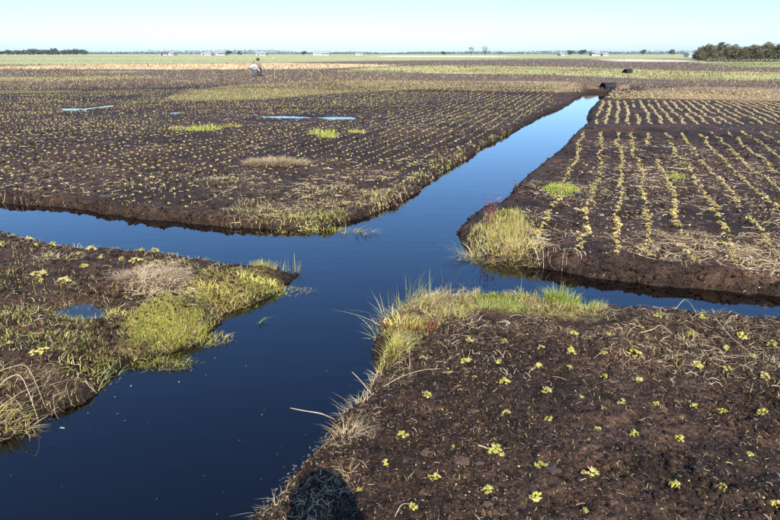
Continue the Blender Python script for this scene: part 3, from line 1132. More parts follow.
turf(pxpoly([(545, 186), (556, 181), (572, 181), (579, 186), (570, 193), (550, 192)]), 900, 0.02, 0.06, 0.008, FRESH + YG[:2], 0.3, 4.0, seed=23)
turf(pxpoly([(664, 176), (676, 170), (688, 174), (680, 180)]), 260, 0.02, 0.06, 0.008, FRESH + YG[:2], 0.3, 4.0, seed=24)
turf(pxpoly([(380, 200), (440, 165), (500, 130), (545, 108), (560, 104), (470, 140), (370, 190)]), 900, 0.02, 0.07, 0.012, YG + STRAW, 1.4, 1.5, seed=25)
turf(pxpoly([(-60, 130), (560, 112), (560, 96), (-60, 96)]), 3000, 0.03, 0.10, 0.018, YG + STRAW + DULL, 1.5, 0.5, seed=26)
turf(pxpoly([(-60, 200), (240, 222), (440, 165), (560, 112), (-60, 130)]), 1500, 0.02, 0.07, 0.010, YG + STRAW, 1.5, 0.8, seed=27)
turf(polyD, 700, 0.008, 0.03, 0.003, YG + STRAW, 1.5, 2.0, seed=28)
o = obj("low_turf", bag.mesh("low_turf"), M_LEAF)
tag(o, "short yellow-green turf growing along the ditch banks", "grass", kind="stuff")

# ------------------------------------------------------------------ grass clumps, reeds, herbs: things


def clump(name, label, cat, px, py, rx, ry, n, h0, h1, w, cols, dead=None, ndead=0, lean=(0.1, 0.8), tipc=None, group=None, zbase=None,
          az0=None, azs=math.pi, seg=5, outward=0.7, stalks=0, stalk_h=0.4, stalk_col=BLUEG):
    g = G(px, py, -0.03 if zbase is None else zbase)
    zb = float(HZT(g.x, g.y)[0]) if zbase is None else zbase
    root = empty(name, (g.x, g.y, zb))
    tag(root, label, cat, group)

    def part(pn, m, hh0, hh1, cc, ww, ln, spread=1.0, mat=M_LEAF, sg=seg):
        a = rng.random(m) * 6.283
        r = np.sqrt(rng.random(m)) * spread
        x = r * np.cos(a) * rx
        y = r * np.sin(a) * ry
        zz = HZT(g.x + x, g.y + y) - zb if zbase is None else np.zeros(m)
        zz = np.maximum(zz, ZW - 0.02 - zb)
        az = np.arctan2(y, x) * outward + (1 - outward) * 0 + rng.normal(0, 0.9, m) if az0 is None else az0 + rng.normal(0, azs, m)
        hh = rng.uniform(hh0, hh1, m) * (1.1 - 0.45 * r / max(spread, 1e-6))
        if name == "reed_clump":                     # sparse reeds: every blade a piece of its own
            cc_ = mixcol(cc, m)
            wv, lv, uv = ww * rng.uniform(0.6, 1.3, m), rng.uniform(ln[0], ln[1], m), rng.uniform(1.3, 2.6, m)
            for q in range(m):
                k = slice(q, q + 1)
                b1 = blades(np.stack([x, y, zz - 0.004], 1)[k], hh[k], az[k], lv[k], wv[k], uv[k], cc_[k], sg)
                obj({"blades": "blade", "dead_blades": "dead_blade", "stalks": "stalk"}[pn], mesh_np("blade", *b1), mat, root)
            return None
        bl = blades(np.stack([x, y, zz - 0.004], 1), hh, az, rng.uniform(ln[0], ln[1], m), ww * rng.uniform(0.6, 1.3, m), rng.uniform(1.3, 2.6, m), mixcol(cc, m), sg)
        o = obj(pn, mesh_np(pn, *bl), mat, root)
        o["kind"] = "stuff"
        return o
    if n:
        part("blades", n, h0, h1, cols, w, lean)
    if ndead:
        part("dead_blades", ndead, h0 * 0.7, h1 * 0.95, dead or STRAW, w, (lean[0] + 0.2, lean[1] + 0.5), 1.1, M_STRAW)
    if stalks:
        part("stalks", stalks, stalk_h * 0.6, stalk_h, stalk_col, w * 1.15, (0.05, 0.55), 0.9)
    return root


# corner of the front plot
clump("grass_clump", "large straw and green grass clump on the front plot's corner by the ditch", "grass", 408, 304, 0.20, 0.14, 260, 0.05, 0.15, 0.0034, YG + STRAW[:3], STRAW + DULL[:1], 420, (0.3, 1.5), stalks=30, stalk_h=0.40)
clump("grass_clump", "straw-coloured grass mound between the corner clump and the dead stem", "grass", 446, 298, 0.22, 0.12, 200, 0.04, 0.11, 0.0033, YG + STRAW[:3], STRAW + DULL[:1], 380, (0.4, 1.6), stalks=12, stalk_h=0.30)
clump("grass_clump", "yellowish grass clump hanging down the front plot's left corner bank", "grass", 393, 352, 0.10, 0.10, 260, 0.05, 0.14, 0.0042, YG, STRAW, 120, (0.3, 1.1))
clump("grass_clump", "low reddish and yellow tuft left of the front plot's bare soil", "grass", 402, 330, 0.13, 0.10, 160, 0.03, 0.10, 0.004, YG + REDD[:1], REDD + STRAW, 90, (0.3, 1.0))
clump("reed_clump", "blue-green reeds leaning left over the water at the front corner", "reeds", 384, 316, 0.07, 0.07, 26, 0.14, 0.32, 0.006, BLUEG, STRAW, 12, (0.2, 1.1), az0=math.radians(165), azs=0.7, stalks=8, stalk_h=0.38)
clump("reed_clump", "thin tall reeds rising above the front corner's grass clump", "reeds", 418, 292, 0.16, 0.06, 30, 0.16, 0.36, 0.005, BLUEG + YG[:1], STRAW, 8, (0.05, 0.7), stalks=12, stalk_h=0.40)
clump("reed_clump", "sparse reed stalks beside the dead stem at the front ditch edge", "reeds", 470, 292, 0.16, 0.05, 16, 0.10, 0.24, 0.0045, BLUEG + YG[:1], STRAW, 10, (0.1, 0.9), stalks=5, stalk_h=0.24)
clump("grass_clump", "fresh bright green grass tuft, left one of two at front plot's far edge", "grass", 561, 306, 0.12, 0.08, 560, 0.08, 0.20, 0.0038, FRESH + YG[:2], STRAW, 60, (0.1, 0.8))
clump("grass_clump", "fresh bright green grass tuft, right one of two at front plot's far edge", "grass", 588, 303, 0.12, 0.07, 520, 0.07, 0.19, 0.0038, FRESH + YG[:2], STRAW, 70, (0.1, 0.8))
clump("grass_clump", "low green and straw grass just left of the two bright green tufts", "grass", 526, 300, 0.16, 0.07, 260, 0.03, 0.10, 0.004, YG + FRESH[:1], STRAW, 160, (0.2, 1.0), stalks=6, stalk_h=0.2)
clump("grass_clump", "bleached straw tuft lying flat on bare peat near the corner clump", "grass", 452, 322, 0.16, 0.10, 40, 0.03, 0.09, 0.0035, YG, STRAW, 150, (0.8, 1.6))
# left edge of the front plot
clump("straw_tuft", "bleached straw tuft overhanging the water above the photographer's shadow", "grass", 352, 404, 0.08, 0.05, 0, 0.05, 0.11, 0.0019, YG, STRAW, 70, (0.5, 1.5), az0=math.radians(140), azs=1.1)
clump("straw_tuft", "pale spiky dead grass at the ditch edge below the corner clump", "grass", 366, 380, 0.08, 0.05, 0, 0.05, 0.11, 0.0019, YG, STRAW + DULL[:1], 60, (0.3, 1.1), az0=math.radians(120), azs=0.8)
clump("straw_tuft", "matted pale straw tuft on bare peat left of a red clod", "grass", 345, 442, 0.06, 0.05, 0, 0.04, 0.10, 0.0026, YG, STRAW, 110, (0.7, 1.6))
clump("straw_tuft", "dry tangled straw tuft just left of the shadow's head", "grass", 274, 478, 0.08, 0.06, 0, 0.02, 0.06, 0.0014, YG, STRAW + DULL, 75, (0.7, 1.8))
clump("straw_tuft", "dry tangled straw tuft at the bottom edge beside the shadow", "grass", 262, 510, 0.08, 0.06, 0, 0.02, 0.06, 0.0014, YG, STRAW + DULL, 75, (0.7, 1.8))
# scattered straw tufts in the straw belt of the front plot
for i, (px, py, lab) in enumerate([(668, 372, "wispy straw tuft standing on bare peat in mid front plot"),
                                   (652, 325, "curled straw tuft at the far edge of the front plot, left of centre right"),
                                   (712, 318, "straw tuft with bent stalks on the far edge bank at right"),
                                   (690, 345, "matted straw tuft behind a round moss plug on the front plot"),
                                   (740, 330, "spread straw tuft near the weed with yellow leaves"),
                                   (602, 322, "thin straw tuft in front of the right bright green tuft"),
                                   (768, 368, "straw tuft at the right picture edge of the front plot"),
                                   (620, 345, "flat straw tuft among the second row of moss plugs"),
                                   (560, 336, "small straw tuft in front of the left bright green tuft")]):
    clump("straw_tuft", lab, "grass", px, py, 0.09, 0.06, 6, 0.02, 0.07, 0.0018, YG, STRAW + DULL, 45, (0.7, 2.0))
# near left plot
clump("grass_clump", "soft pale green grass mound at the water, middle of the near left plot", "grass", 196, 316, 0.22, 0.12, 420, 0.04, 0.11, 0.004, YG + STRAW[2:3], STRAW, 150, (0.2, 1.0), az0=math.radians(-35), azs=0.8)
clump("grass_clump", "yellow-green grass mound behind the soft one on the near left plot", "grass", 222, 285, 0.28, 0.13, 300, 0.03, 0.075, 0.0045, YG, STRAW, 90, (0.4, 1.4))
clump("grass_clump", "bright yellow-green grass fringe at the tip of the near left plot", "grass", 268, 274, 0.24, 0.12, 260, 0.03, 0.08, 0.0045, YG + FRESH[:1], STRAW, 80, (0.3, 1.3))
clump("grass_clump", "yellow grass trailing into the water below the soft green mound", "grass", 160, 338, 0.20, 0.09, 360, 0.04, 0.11, 0.0042, YG, STRAW, 150, (0.3, 1.2), az0=math.radians(-50), azs=0.8)
clump("grass_clump", "green grass tuft at the bank just left of the floating sprig", "grass", 84, 358, 0.16, 0.10, 110, 0.02, 0.07, 0.004, YG + FRESH[:1], STRAW, 90, (0.4, 1.4))
clump("grass_clump", "yellow drooping grass clump at the left picture edge by dark water", "grass", 6, 400, 0.12, 0.07, 120, 0.05, 0.13, 0.0038, YG + STRAW[:1], STRAW, 120, (0.5, 1.4), az0=math.radians(-20), azs=0.8)
clump("straw_tuft", "straw-brown tangle of old stalks at the left edge above the yellow clump", "grass", 20, 376, 0.20, 0.11, 20, 0.04, 0.11, 0.0024, YG, STRAW + DULL, 110, (0.8, 2.0), az0=math.radians(10), azs=1.0)
clump("straw_tuft", "pale matted straw heap in the middle of the near left plot", "grass", 152, 284, 0.24, 0.13, 30, 0.06, 0.14, 0.003, YG, [(0.44, 0.33, 0.23), (0.40, 0.29, 0.20), (0.50, 0.38, 0.27)], 800, (0.6, 1.6))
clump("straw_tuft", "sprawling pale straw tuft on dark soil near the left plot's upper moss plugs", "grass", 62, 262, 0.20, 0.08, 20, 0.04, 0.10, 0.004, YG, STRAW, 100, (0.8, 2.0))
clump("grass_clump", "small grass tuft on the ditch lip above the straw heap, near left plot", "grass", 196, 252, 0.14, 0.05, 60, 0.04, 0.12, 0.005, YG, STRAW, 60, (0.1, 0.9))
clump("grass_clump", "yellow tuft at the pointed far end of the near left plot", "grass", 263, 262, 0.11, 0.05, 110, 0.04, 0.12, 0.005, YG, STRAW, 70, (0.1, 0.9))
clump("grass_clump", "short yellow-green grass covering the very tip of the near left plot", "grass", 290, 271, 0.20, 0.10, 260, 0.02, 0.07, 0.0045, YG + FRESH[:1], STRAW, 90, (0.4, 1.5))
clump("reed_clump", "sparse grey-green reeds standing in water off the near left plot's tip", "reeds", 290, 274, 0.12, 0.07, 34, 0.08, 0.23, 0.0045, BLUEG + YG[:1], STRAW, 6, (0.05, 0.7), zbase=ZW - 0.01)
clump("reed_clump", "broken grey-green reeds in the water beside the soft green mound", "reeds", 226, 312, 0.09, 0.05, 22, 0.04, 0.12, 0.004, BLUEG + YG[:1], STRAW, 8, (0.3, 1.5), zbase=ZW - 0.01)
clump("grass_clump", "tiny dry grass blades on the near left plot's upper lip", "grass", 86, 240, 0.15, 0.04, 14, 0.05, 0.12, 0.005, YG, STRAW, 30, (0.1, 0.9))
clump("grass_clump", "pale green fringe on the left side of the near left plot's puddle", "grass", 40, 318, 0.17, 0.09, 90, 0.02, 0.06, 0.0045, YG + BLUEG, STRAW, 40, (0.5, 1.5))
clump("grass_clump", "moss-green tuft on the right side of the near left plot's puddle", "grass", 122, 318, 0.16, 0.08, 140, 0.02, 0.06, 0.0045, YG, STRAW, 50, (0.5, 1.5))
clump("grass_clump", "yellow-green leafy patch on the left plot below its puddle", "grass", 66, 340, 0.20, 0.07, 110, 0.015, 0.045, 0.006, YG + FRESH, STRAW, 40, (0.5, 1.5))
# right plot's corner
clump("grass_clump", "big rounded straw and green grass clump at the right plot's ditch corner", "grass", 489, 240, 0.24, 0.17, 240, 0.05, 0.13, 0.0042, YG + STRAW[:3], STRAW + DULL[:1], 480, (0.5, 1.7), stalks=14, stalk_h=0.30)
clump("grass_clump", "flattened straw grass spreading right of the big corner clump", "grass", 520, 244, 0.22, 0.14, 120, 0.05, 0.14, 0.006, YG, STRAW, 260, (0.5, 1.5))
clump("reed_clump", "pale reeds leaning over water left of the big corner clump", "reeds", 466, 240, 0.10, 0.10, 22, 0.12, 0.34, 0.006, BLUEG, STRAW, 10, (0.4, 1.4), az0=math.radians(170), azs=0.6)
clump("grass_clump", "low bright green mound on the right plot near the ditch", "grass", 562, 188, 0.26, 0.14, 420, 0.03, 0.08, 0.007, FRESH + YG, STRAW, 40, (0.2, 0.9))
# left plot
clump("straw_tuft", "long pale straw mound in the middle of the left plot", "grass", 276, 160, 0.52, 0.24, 60, 0.08, 0.22, 0.006, YG, [(0.56, 0.42, 0.26), (0.60, 0.46, 0.30), (0.48, 0.35, 0.22)], 1600, (0.4, 1.4))
clump("straw_tuft", "thin straw patch trailing left of the long pale mound", "grass", 222, 176, 0.36, 0.16, 30, 0.04, 0.10, 0.006, YG, STRAW, 240, (0.4, 1.4))
clump("straw_tuft", "straggly straw stalks right of the long pale mound", "grass", 335, 186, 0.40, 0.25, 20, 0.05, 0.14, 0.006, YG, STRAW + DULL, 170, (0.6, 1.8))
clump("grass_clump", "leafy yellow-green clump at the left plot's corner by the ditch", "grass", 330, 216, 0.32, 0.15, 190, 0.03, 0.10, 0.006, YG + FRESH[:1], STRAW, 110, (0.4, 1.5), stalks=6, stalk_h=0.2)
clump("grass_clump", "yellow-green weed patch left of the left plot's corner clump", "grass", 282, 218, 0.28, 0.14, 120, 0.02, 0.08, 0.006, YG + FRESH[:1], STRAW, 70, (0.4, 1.5))
clump("reed_clump", "trailing stalks dipping into water at the left plot's corner", "reeds", 362, 217, 0.12, 0.10, 22, 0.08, 0.22, 0.006, YG + BLUEG, STRAW, 22, (0.6, 1.7), az0=math.radians(-30), azs=0.6)
clump("grass_clump", "upright green grass tuft, right of two beside the mid field puddles", "grass", 328, 134, 0.22, 0.16, 140, 0.10, 0.26, 0.010, YG + FRESH, STRAW, 30, (0.05, 0.5))
clump("grass_clump", "upright green grass tuft, left of two beside the mid field puddles", "grass", 316, 132, 0.16, 0.12, 70, 0.08, 0.22, 0.010, YG + FRESH, STRAW, 30, (0.05, 0.5))
clump("grass_clump", "pale grass tuft right of the green pair in mid field", "grass", 356, 130, 0.22, 0.14, 90, 0.05, 0.14, 0.010, YG, STRAW, 60, (0.1, 0.8))
clump("grass_clump", "yellow grass tuft in the left part of the far left plot", "grass", 204, 127, 0.42, 0.24, 200, 0.08, 0.24, 0.012, FRESH[:2] + YG[1:2], STRAW[3:], 90, (0.05, 0.6))
clump("grass_clump", "low pale grass left of the yellow far tuft", "grass", 180, 126, 0.34, 0.2, 90, 0.05, 0.12, 0.012, YG, STRAW, 60, (0.1, 0.8))
clump("grass_clump", "low dull grass right of the yellow far tuft", "grass", 232, 124, 0.30, 0.2, 80, 0.05, 0.14, 0.012, YG + DULL, STRAW, 40, (0.1, 0.7))
clump("straw_tuft", "straw tuft with fallen stalks near the ditch edge of the left plot", "grass", 385, 190, 0.30, 0.2, 20, 0.05, 0.14, 0.006, YG, STRAW + DULL, 130, (0.5, 1.7))


# herbs: reddish flowering stems, a dead stem, a weed with yellow leaves
def herb(name, label, cat, px, py, stems, h, spread, leafcols, stemcol, lsize, leaves, zoff=0.0):
    g = G(px, py, -0.03)
    zb = float(HZT(g.x, g.y)[0]) + zoff
    root = empty(name, (g.x, g.y, zb))
    tag(root, label, cat)
    for i in range(stems):
        a = random.random() * 6.28
        r = spread * random.random() * 0.4
        lean = random.uniform(0.05, 0.4)
        hh = h * random.uniform(0.65, 1.0)
        x0, y0 = r * math.cos(a), r * math.sin(a)
        pts = [Vector((x0 + lean * hh * s ** 1.5 * math.cos(a), y0 + lean * hh * s ** 1.5 * math.sin(a), hh * s - 0.01)) for s in (0, .25, .5, .75, 1)]
        bm = bmesh.new()
        prev = None
        for j, p in enumerate(pts):
            rad = 0.0028 * (1 - 0.7 * j / 4)
            ring = [bm.verts.new((p.x + rad * math.cos(k * 1.57), p.y + rad * math.sin(k * 1.57), p.z)) for k in range(4)]
            if prev:
                for k in range(4):
                    bm.faces.new((prev[k], prev[(k + 1) % 4], ring[(k + 1) % 4], ring[k]))
            prev = ring
        bm.faces.new(prev)
        st = bm_obj("stem", bm, stemcol, root)
        if leaves:
            n = leaves
            s = rng.uniform(0.25, 1.0, n)
            P = np.array([[x0 + lean * hh * t ** 1.5 * math.cos(a), y0 + lean * hh * t ** 1.5 * math.sin(a), hh * t - 0.01] for t in s])
            bl = blades(P, lsize * rng.uniform(0.6, 1.2, n), rng.random(n) * 6.28, rng.uniform(0.5, 1.4, n), lsize * 0.33 * np.ones(n), np.full(n, 1.2), mixcol(leafcols, n), 4)
            obj("leaves", mesh_np("leaves", *bl), M_LEAF, st)["kind"] = "stuff"
    return root


M_STEMRED = flat_mat("red_stem", (0.20, 0.06, 0.06), 0.6)
M_STEMTAN = flat_mat("tan_stem", (0.40, 0.30, 0.19), 0.7)
PINK = [(0.30, 0.13, 0.15), (0.26, 0.10, 0.10), (0.34, 0.20, 0.20)]
herb("flowering_weed", "pink flowering weed stems standing behind the right plot's corner clump", "weed", 488, 226, 6, 0.36, 0.14, PINK, M_STEMRED, 0.035, 14)
herb("flowering_weed", "small pink weed standing at the front ditch edge right of the dead stem", "weed", 504, 291, 3, 0.17, 0.06, PINK, M_STEMRED, 0.022, 9)
herb("leafy_weed", "yellow-green leafy weed at the right plot's edge behind the corner clump", "weed", 506, 216, 7, 0.11, 0.26, YG[1:4] + DULL, M_STEMTAN, 0.035, 10)
herb("leafy_weed", "dark sparse weed leaning over water along the right plot's edge", "weed", 520, 193, 5, 0.20, 0.30, DULL + REDD[:1], M_STEMRED, 0.04, 6)
herb("leafy_weed", "weed with yellow and orange leaves at the right edge of the front ditch", "weed", 766, 312, 4, 0.18, 0.08, [(0.46, 0.34, 0.05), (0.50, 0.22, 0.05), (0.30, 0.30, 0.06)], M_STEMRED, 0.035, 9)
herb("withered_plant", "single bare pale stem standing upright in front of the ditch crossing", "stem", 492, 290, 1, 0.22, 0.01, STRAW, M_STEMTAN, 0.035, 14)
herb("withered_plant", "leaning pale dead stalk on the front plot below the yellow corner clump", "stem", 410, 372, 1, 0.16, 0.01, STRAW, M_STEMTAN, 0.02, 2)
herb("reddish_weed", "low red-leaved weed at the front plot's corner soil", "weed", 424, 336, 8, 0.07, 0.22, REDD, M_STEMRED, 0.03, 8)
herb("reddish_weed", "orange-red weed on the corner bank above the yellow clump", "weed", 388, 328, 6, 0.08, 0.10, REDD + STRAW[:1], M_STEMRED, 0.03, 8)


# bent stalks that reach out over or lie along things
def stalk(name, label, pts, rad, mat, cat="stalk"):
    P = [Vector(p) for p in pts]
    root = P[0].copy()
    bm = bmesh.new()
    prev = None
    n = len(P)
    # smooth the path
    Q = []
    for i in range(n - 1):
        p0, p1, p2, p3 = P[max(i - 1, 0)], P[i], P[i + 1], P[min(i + 2, n - 1)]
        for s in (0, .25, .5, .75):
            Q.append(0.5 * ((2 * p1) + (p2 - p0) * s + (2 * p0 - 5 * p1 + 4 * p2 - p3) * s * s + (3 * p1 - p0 - 3 * p2 + p3) * s ** 3))
    Q.append(P[-1])
    for i, p in enumerate(Q):
        t = (Q[min(i + 1, len(Q) - 1)] - Q[max(i - 1, 0)]).normalized()
        u = t.cross(Vector((0, 0, 1)))
        u = u.normalized() if u.length > 1e-4 else Vector((1, 0, 0))
        v = u.cross(t)
        r = rad * (1 - 0.6 * i / len(Q))
        ring = [bm.verts.new(p - root + u * r * math.cos(k * 1.2566) + v * r * math.sin(k * 1.2566)) for k in range(5)]
        if prev:
            for k in range(5):
                bm.faces.new((prev[k], prev[(k + 1) % 5], ring[(k + 1) % 5], ring[k]))
        else:
            bm.faces.new(ring)
        prev = ring
    bm.faces.new(prev)
    o = bm_obj(name, bm, mat, None, True)
    o.location = root
    tag(o, label, cat)
    return o


def gz(px, py, dz=0.0, z=0.0):
    g = G(px, py, z)
    return (g.x, g.y, float(HZT(g.x, g.y)[0]) + dz)


M_STALK = flat_mat("pale_stalk", (0.46, 0.36, 0.23), 0.65, 0.2, 40)
stalk("dead_stalk", "tan dead stalk poking out over the dark water from the front bank", [gz(338, 406, 0.0), tuple(G(322, 414, 0.02)), tuple(G(305, 411, 0.03)), tuple(G(290, 408, 0.03))], 0.0035, M_STALK)
stalk("dead_stalk", "long curved stalk lying on peat below the corner clump", [gz(376, 388, 0.0), gz(398, 378, 0.012), gz(420, 372, 0.012), gz(440, 371, 0.006)], 0.0025, M_STALK)
stalk("dead_stalk", "pale arching root stalk at the left edge above the yellow clump", [gz(-6, 372, 0.02), tuple(G(12, 367, 0.0)), tuple(G(28, 368, 0.0)), gz(40, 378, 0.0)], 0.0022, M_STALK)
stalk("dead_stalk", "second pale stalk crossing the left edge tangle lower down", [gz(-6, 380, 0.02), tuple(G(10, 377, 0.02)), tuple(G(24, 381, 0.01)), gz(34, 388, 0.0)], 0.0035, M_STALK)
stalk("dead_stalk", "white-tipped bent stalk in the straw belt of the front plot", [gz(640, 337, 0.0), gz(652, 336, 0.03), gz(660, 330, 0.02), gz(672, 333, 0.006)], 0.0030, M_STALK)
stalk("dead_stalk", "long straight dry stalk lying toward the right edge on the front plot", [gz(712, 320, 0.03), gz(728, 340, 0.03), gz(745, 352, 0.02), gz(756, 362, 0.006)], 0.0025, M_STALK)
stalk("dead_stalk", "thin curved stalk at the bottom edge beside a moss plug", [gz(395, 520, 0.0), gz(402, 512, 0.02), gz(412, 508, 0.006)], 0.002, M_STALK)
stalk("dead_stalk", "dry stalk beside the moss plug left of the dead flat leaf row", [gz(478, 446, 0.006), gz(485, 449, 0.012), gz(494, 452, 0.01)], 0.004, M_STALK)
stalk("dead_stalk", "dry stem slanting up from the straw tuft at the ditch edge", [gz(372, 392, 0.0), tuple(G(360, 380, 0.06)), tuple(G(352, 372, 0.10))], 0.0025, M_STALK)
stalk("dead_stalk", "thin bent twig in the straw right of the bright green tufts", [gz(675, 312, 0.0), tuple(G(684, 300, 0.02)), tuple(G(690, 303, 0.03)), gz(696, 313, 0.0)], 0.0022, M_STALK)

# single red-brown clods
M_REDCLOD = flat_mat("red_peat", (0.075, 0.042, 0.031), 0.9, 0.4, 90, 0.9)


def clod(px, py, r, label, mat=M_REDCLOD):
    g = G(px, py)
    bm = bmesh.new()
    bmesh.ops.create_icosphere(bm, subdivisions=3, radius=r)
    sd_ = random.randrange(1000)
    for v in bm.verts:
        k = 1 + 0.5 * float(fbm(np.array([v.co.x / r * 1.3 + sd_]), np.array([v.co.y / r * 1.3 + v.co.z / r]), 1.1, 3)[0])
        v.co = Vector((v.co.x * k, v.co.y * k * 0.85, v.co.z * 0.45 * k))
    o = bm_obj("peat_clod", bm, mat, None, False)
    o.location = (g.x, g.y, float(HZT(g.x, g.y)[0]) + r * 0.12)
    tag(o, label, "clod")


clod(461, 460, 0.034, "flat red-brown peat clod among the moss plugs, centre of the front plot")
clod(480, 463, 0.016, "small red-brown clod just right of the big red one")
clod(487, 507, 0.020, "reddish clod at the bottom edge below a moss plug")
clod(425, 455, 0.026, "dull brown clod left of the big red one")
clod(474, 410, 0.022, "rusty clod behind the big red one")
clod(553, 470, 0.030, "dark crumbly clod beside the second nearest row of moss", flat_mat("dark_peat", (0.05, 0.034, 0.028), 0.9, 0.3, 60, 0.5))

# ------------------------------------------------------------------ bits afloat
M_FOAM = flat_mat("pale_fleck", (0.30, 0.31, 0.30), 0.5, 0.2, 200)


def fleck(px, py, s, label, elong=1.0):
    g = G(px, py, ZW)
    bm = bmesh.new()
    a0 = random.random() * 3
    ring, top = [], []
    for k in range(8):
        a = k * math.pi / 4
        r = 0.6 * s * random.uniform(0.6, 1.1)
        x, y = r * math.cos(a) * elong, r * math.sin(a)
        x, y = x * math.cos(a0) - y * math.sin(a0), x * math.sin(a0) + y * math.cos(a0)
        ring.append(bm.verts.new((x, y, -0.002)))
        top.append(bm.verts.new((x * 0.8, y * 0.8, 0.003)))
    for k in range(8):
        bm.faces.new((ring[k], ring[(k + 1) % 8], top[(k + 1) % 8], top[k]))
    bm.faces.new(top)
    o = bm_obj("floating_fleck", bm, M_FOAM)
    o.location = (g.x, g.y, ZW)
    tag(o, label, "debris", "pale flecks afloat on the near ditch")


for px, py, s, e, lab in [(131, 386, 0.010, 1.3, "pale fleck afloat nearest the floating sprig"), (179, 382, 0.008, 1, "pale fleck afloat below the soft green mound"),
                          (62, 428, 0.008, 3.5, "long thin pale fleck afloat at lower left"), (115, 397, 0.005, 1, "tiny fleck afloat between two larger ones at left"),
                          (215, 358, 0.005, 1, "tiny fleck afloat in the middle of the near ditch"), (52, 411, 0.006, 3, "thin fleck afloat close to the left bank"),
                          (262, 415, 0.005, 1, "tiny fleck afloat near the tan dead stalk"), (88, 413, 0.004, 1, "tiny fleck afloat in dark water at left"),
                          (246, 366, 0.004, 1, "tiny fleck afloat right of the middle one")]:
    fleck(px, py, s, lab, e)


def sprig(px, py, label, n, L, az, spread):
    g = G(px, py, ZW)
    root = empty("floating_sprig", (g.x, g.y, ZW))
    tag(root, label, "grass")
    for k in range(n):
        bl = blades(np.array([[random.gauss(0, 0.01), random.gauss(0, 0.01), -0.004]]), rng.uniform(L * .5, L, 1), az + rng.normal(0, spread, 1),
                    rng.uniform(0.7, 1.6, 1), np.full(1, 0.005), np.full(1, 1.3), mixcol(BLUEG + FRESH[:1], 1), 5)
        obj("blade", mesh_np("blade", *bl), M_LEAF, root)


sprig(101, 382, "green grass sprig rising from the water by the left bank", 7, 0.13, 0.6, 0.7)
sprig(260, 323, "small green sprig afloat in mid ditch near the left plot's tip", 6, 0.08, 0.3, 1.0)
sprig(120, 375, "flat green blade bent over the water beside the left sprig", 3, 0.10, 0.2, 0.3)

# (all tested in one go)
_px, _py = rng.uniform(0, 380, 6000), rng.uniform(290, 515, 6000)
_gg = [G(a_, b_, ZW) for a_, b_ in zip(_px, _py)]
_sd = land(np.array([g_.x for g_ in _gg]), np.array([g_.y for g_ in _gg]))[1]
_gg = [g_ for g_, d_ in zip(_gg, _sd) if d_ < -0.03 and random.random() < math.exp(d_ / 0.15) + 0.01]
# tiny bits drifting by the banks
bag = Bag()
for g in _gg[:80]:
    r = random.uniform(0.001, 0.0028)
    a = np.sort(rng.random(5) * 6.28)
    el, ro = random.uniform(1, 5), random.random() * 3.14
    vx, vy = r * np.cos(a) * el, r * np.sin(a)
    vv = np.column_stack([g.x + vx * math.cos(ro) - vy * math.sin(ro), g.y + vx * math.sin(ro) + vy * math.cos(ro), np.full(5, ZW + 0.002)])
    bag.add(vv, np.array([(0, 1, 2), (0, 2, 3), (0, 3, 4)]), np.tile(mixcol(STRAW + DULL, 1) * 0.7, (5, 1)))
o = obj("floating_bits", bag.mesh("floating_bits"), M_STRAW)
tag(o, "tiny straw bits drifting on the near ditch by its banks", "debris", kind="stuff")

# pale film of foam along the foot of the front bank
edge = [Vector(p) for p in D[14:21]]
bag = Bag()
for i in range(len(edge) - 1):
    p0, p1 = edge[i], edge[i + 1]
    n_ = max(2, int((p1 - p0).length / 0.012))
    nrm = Vector(((p1 - p0).y, -(p1 - p0).x)).normalized()
    for k in range(n_):
        p = p0.lerp(p1, k / n_)
        ss = np.arange(-0.02, 0.4, 0.01)
        hh_ = land(p.x + nrm.x * ss, p.y + nrm.y * ss)[0]
        first = int(np.argmax(hh_ < ZW + 0.001))
        q_ = p + nrm * float(ss[first])
        for _ in range(4):
            f = q_ + nrm * (random.random() ** 1.5 * 0.07 - 0.004)
            r = random.uniform(0.003, 0.009)
            a = np.sort(rng.random(6) * 6.28)
            vv = np.column_stack([f.x + r * np.cos(a), f.y + r * np.sin(a), np.full(6, ZW + 0.0015 + random.random() * 0.002)])
            bag.add(vv, np.array([(0, 1, 2), (0, 2, 3), (0, 3, 4), (0, 4, 5)]), np.tile(np.array([[0.10, 0.105, 0.10]]) * random.uniform(0.5, 1.3), (6, 1)))
o = obj("bank_foam", bag.mesh("bank_foam"), M_STRAW)
tag(o, "thin grey film of foam along the front bank's waterline", "foam", kind="stuff")

# ------------------------------------------------------------------ far heath (uncountable)
bag = Bag()


def heath(L, n, h0, h1, w, cols, clump=0.8, seed=40, lean=0.6):
    P = pxpoly(L)
    dm = np.mean([p[1] for p in P])
    # even over the picture: draw in photo rows, place in the world
    xs, ys = [p[0] for p in L], [p[1] for p in L]
    u = rng.uniform(min(xs), max(xs), n * 6)
    v = rng.uniform(min(ys), max(ys), n * 6)
    dx = (u - 390) / FPX
    dy = (260 - v) / FPX
    t = -CAMH / (-SP + CP * dy)
    x, y = dx * t, (CP + SP * dy) * t
    ok = inpoly(x, y, P)
    if clump:
        ok &= rng.random(len(x)) < np.clip(0.5 + clump * fbm(x, y, 9 / dm, seed), 0, 1)
    xy = np.stack([x[ok], y[ok]], 1)[:n]
    q = on_ground(xy, -0.01)
    n = len(q)
    h0, h1, lean = h0 * 0.55, h1 * 0.55, lean * 2.2
    k = np.clip(q[:, 1] / 45.0, 0.7, 4.0)
    bag.add(*blades(q, rng.uniform(h0, h1, n) * np.sqrt(k), rng.random(n) * 6.28, rng.uniform(0.1, lean, n), w * k * rng.uniform(0.6, 1.4, n), rng.uniform(1, 2, n), mixcol(cols, n, 0.25), 2))


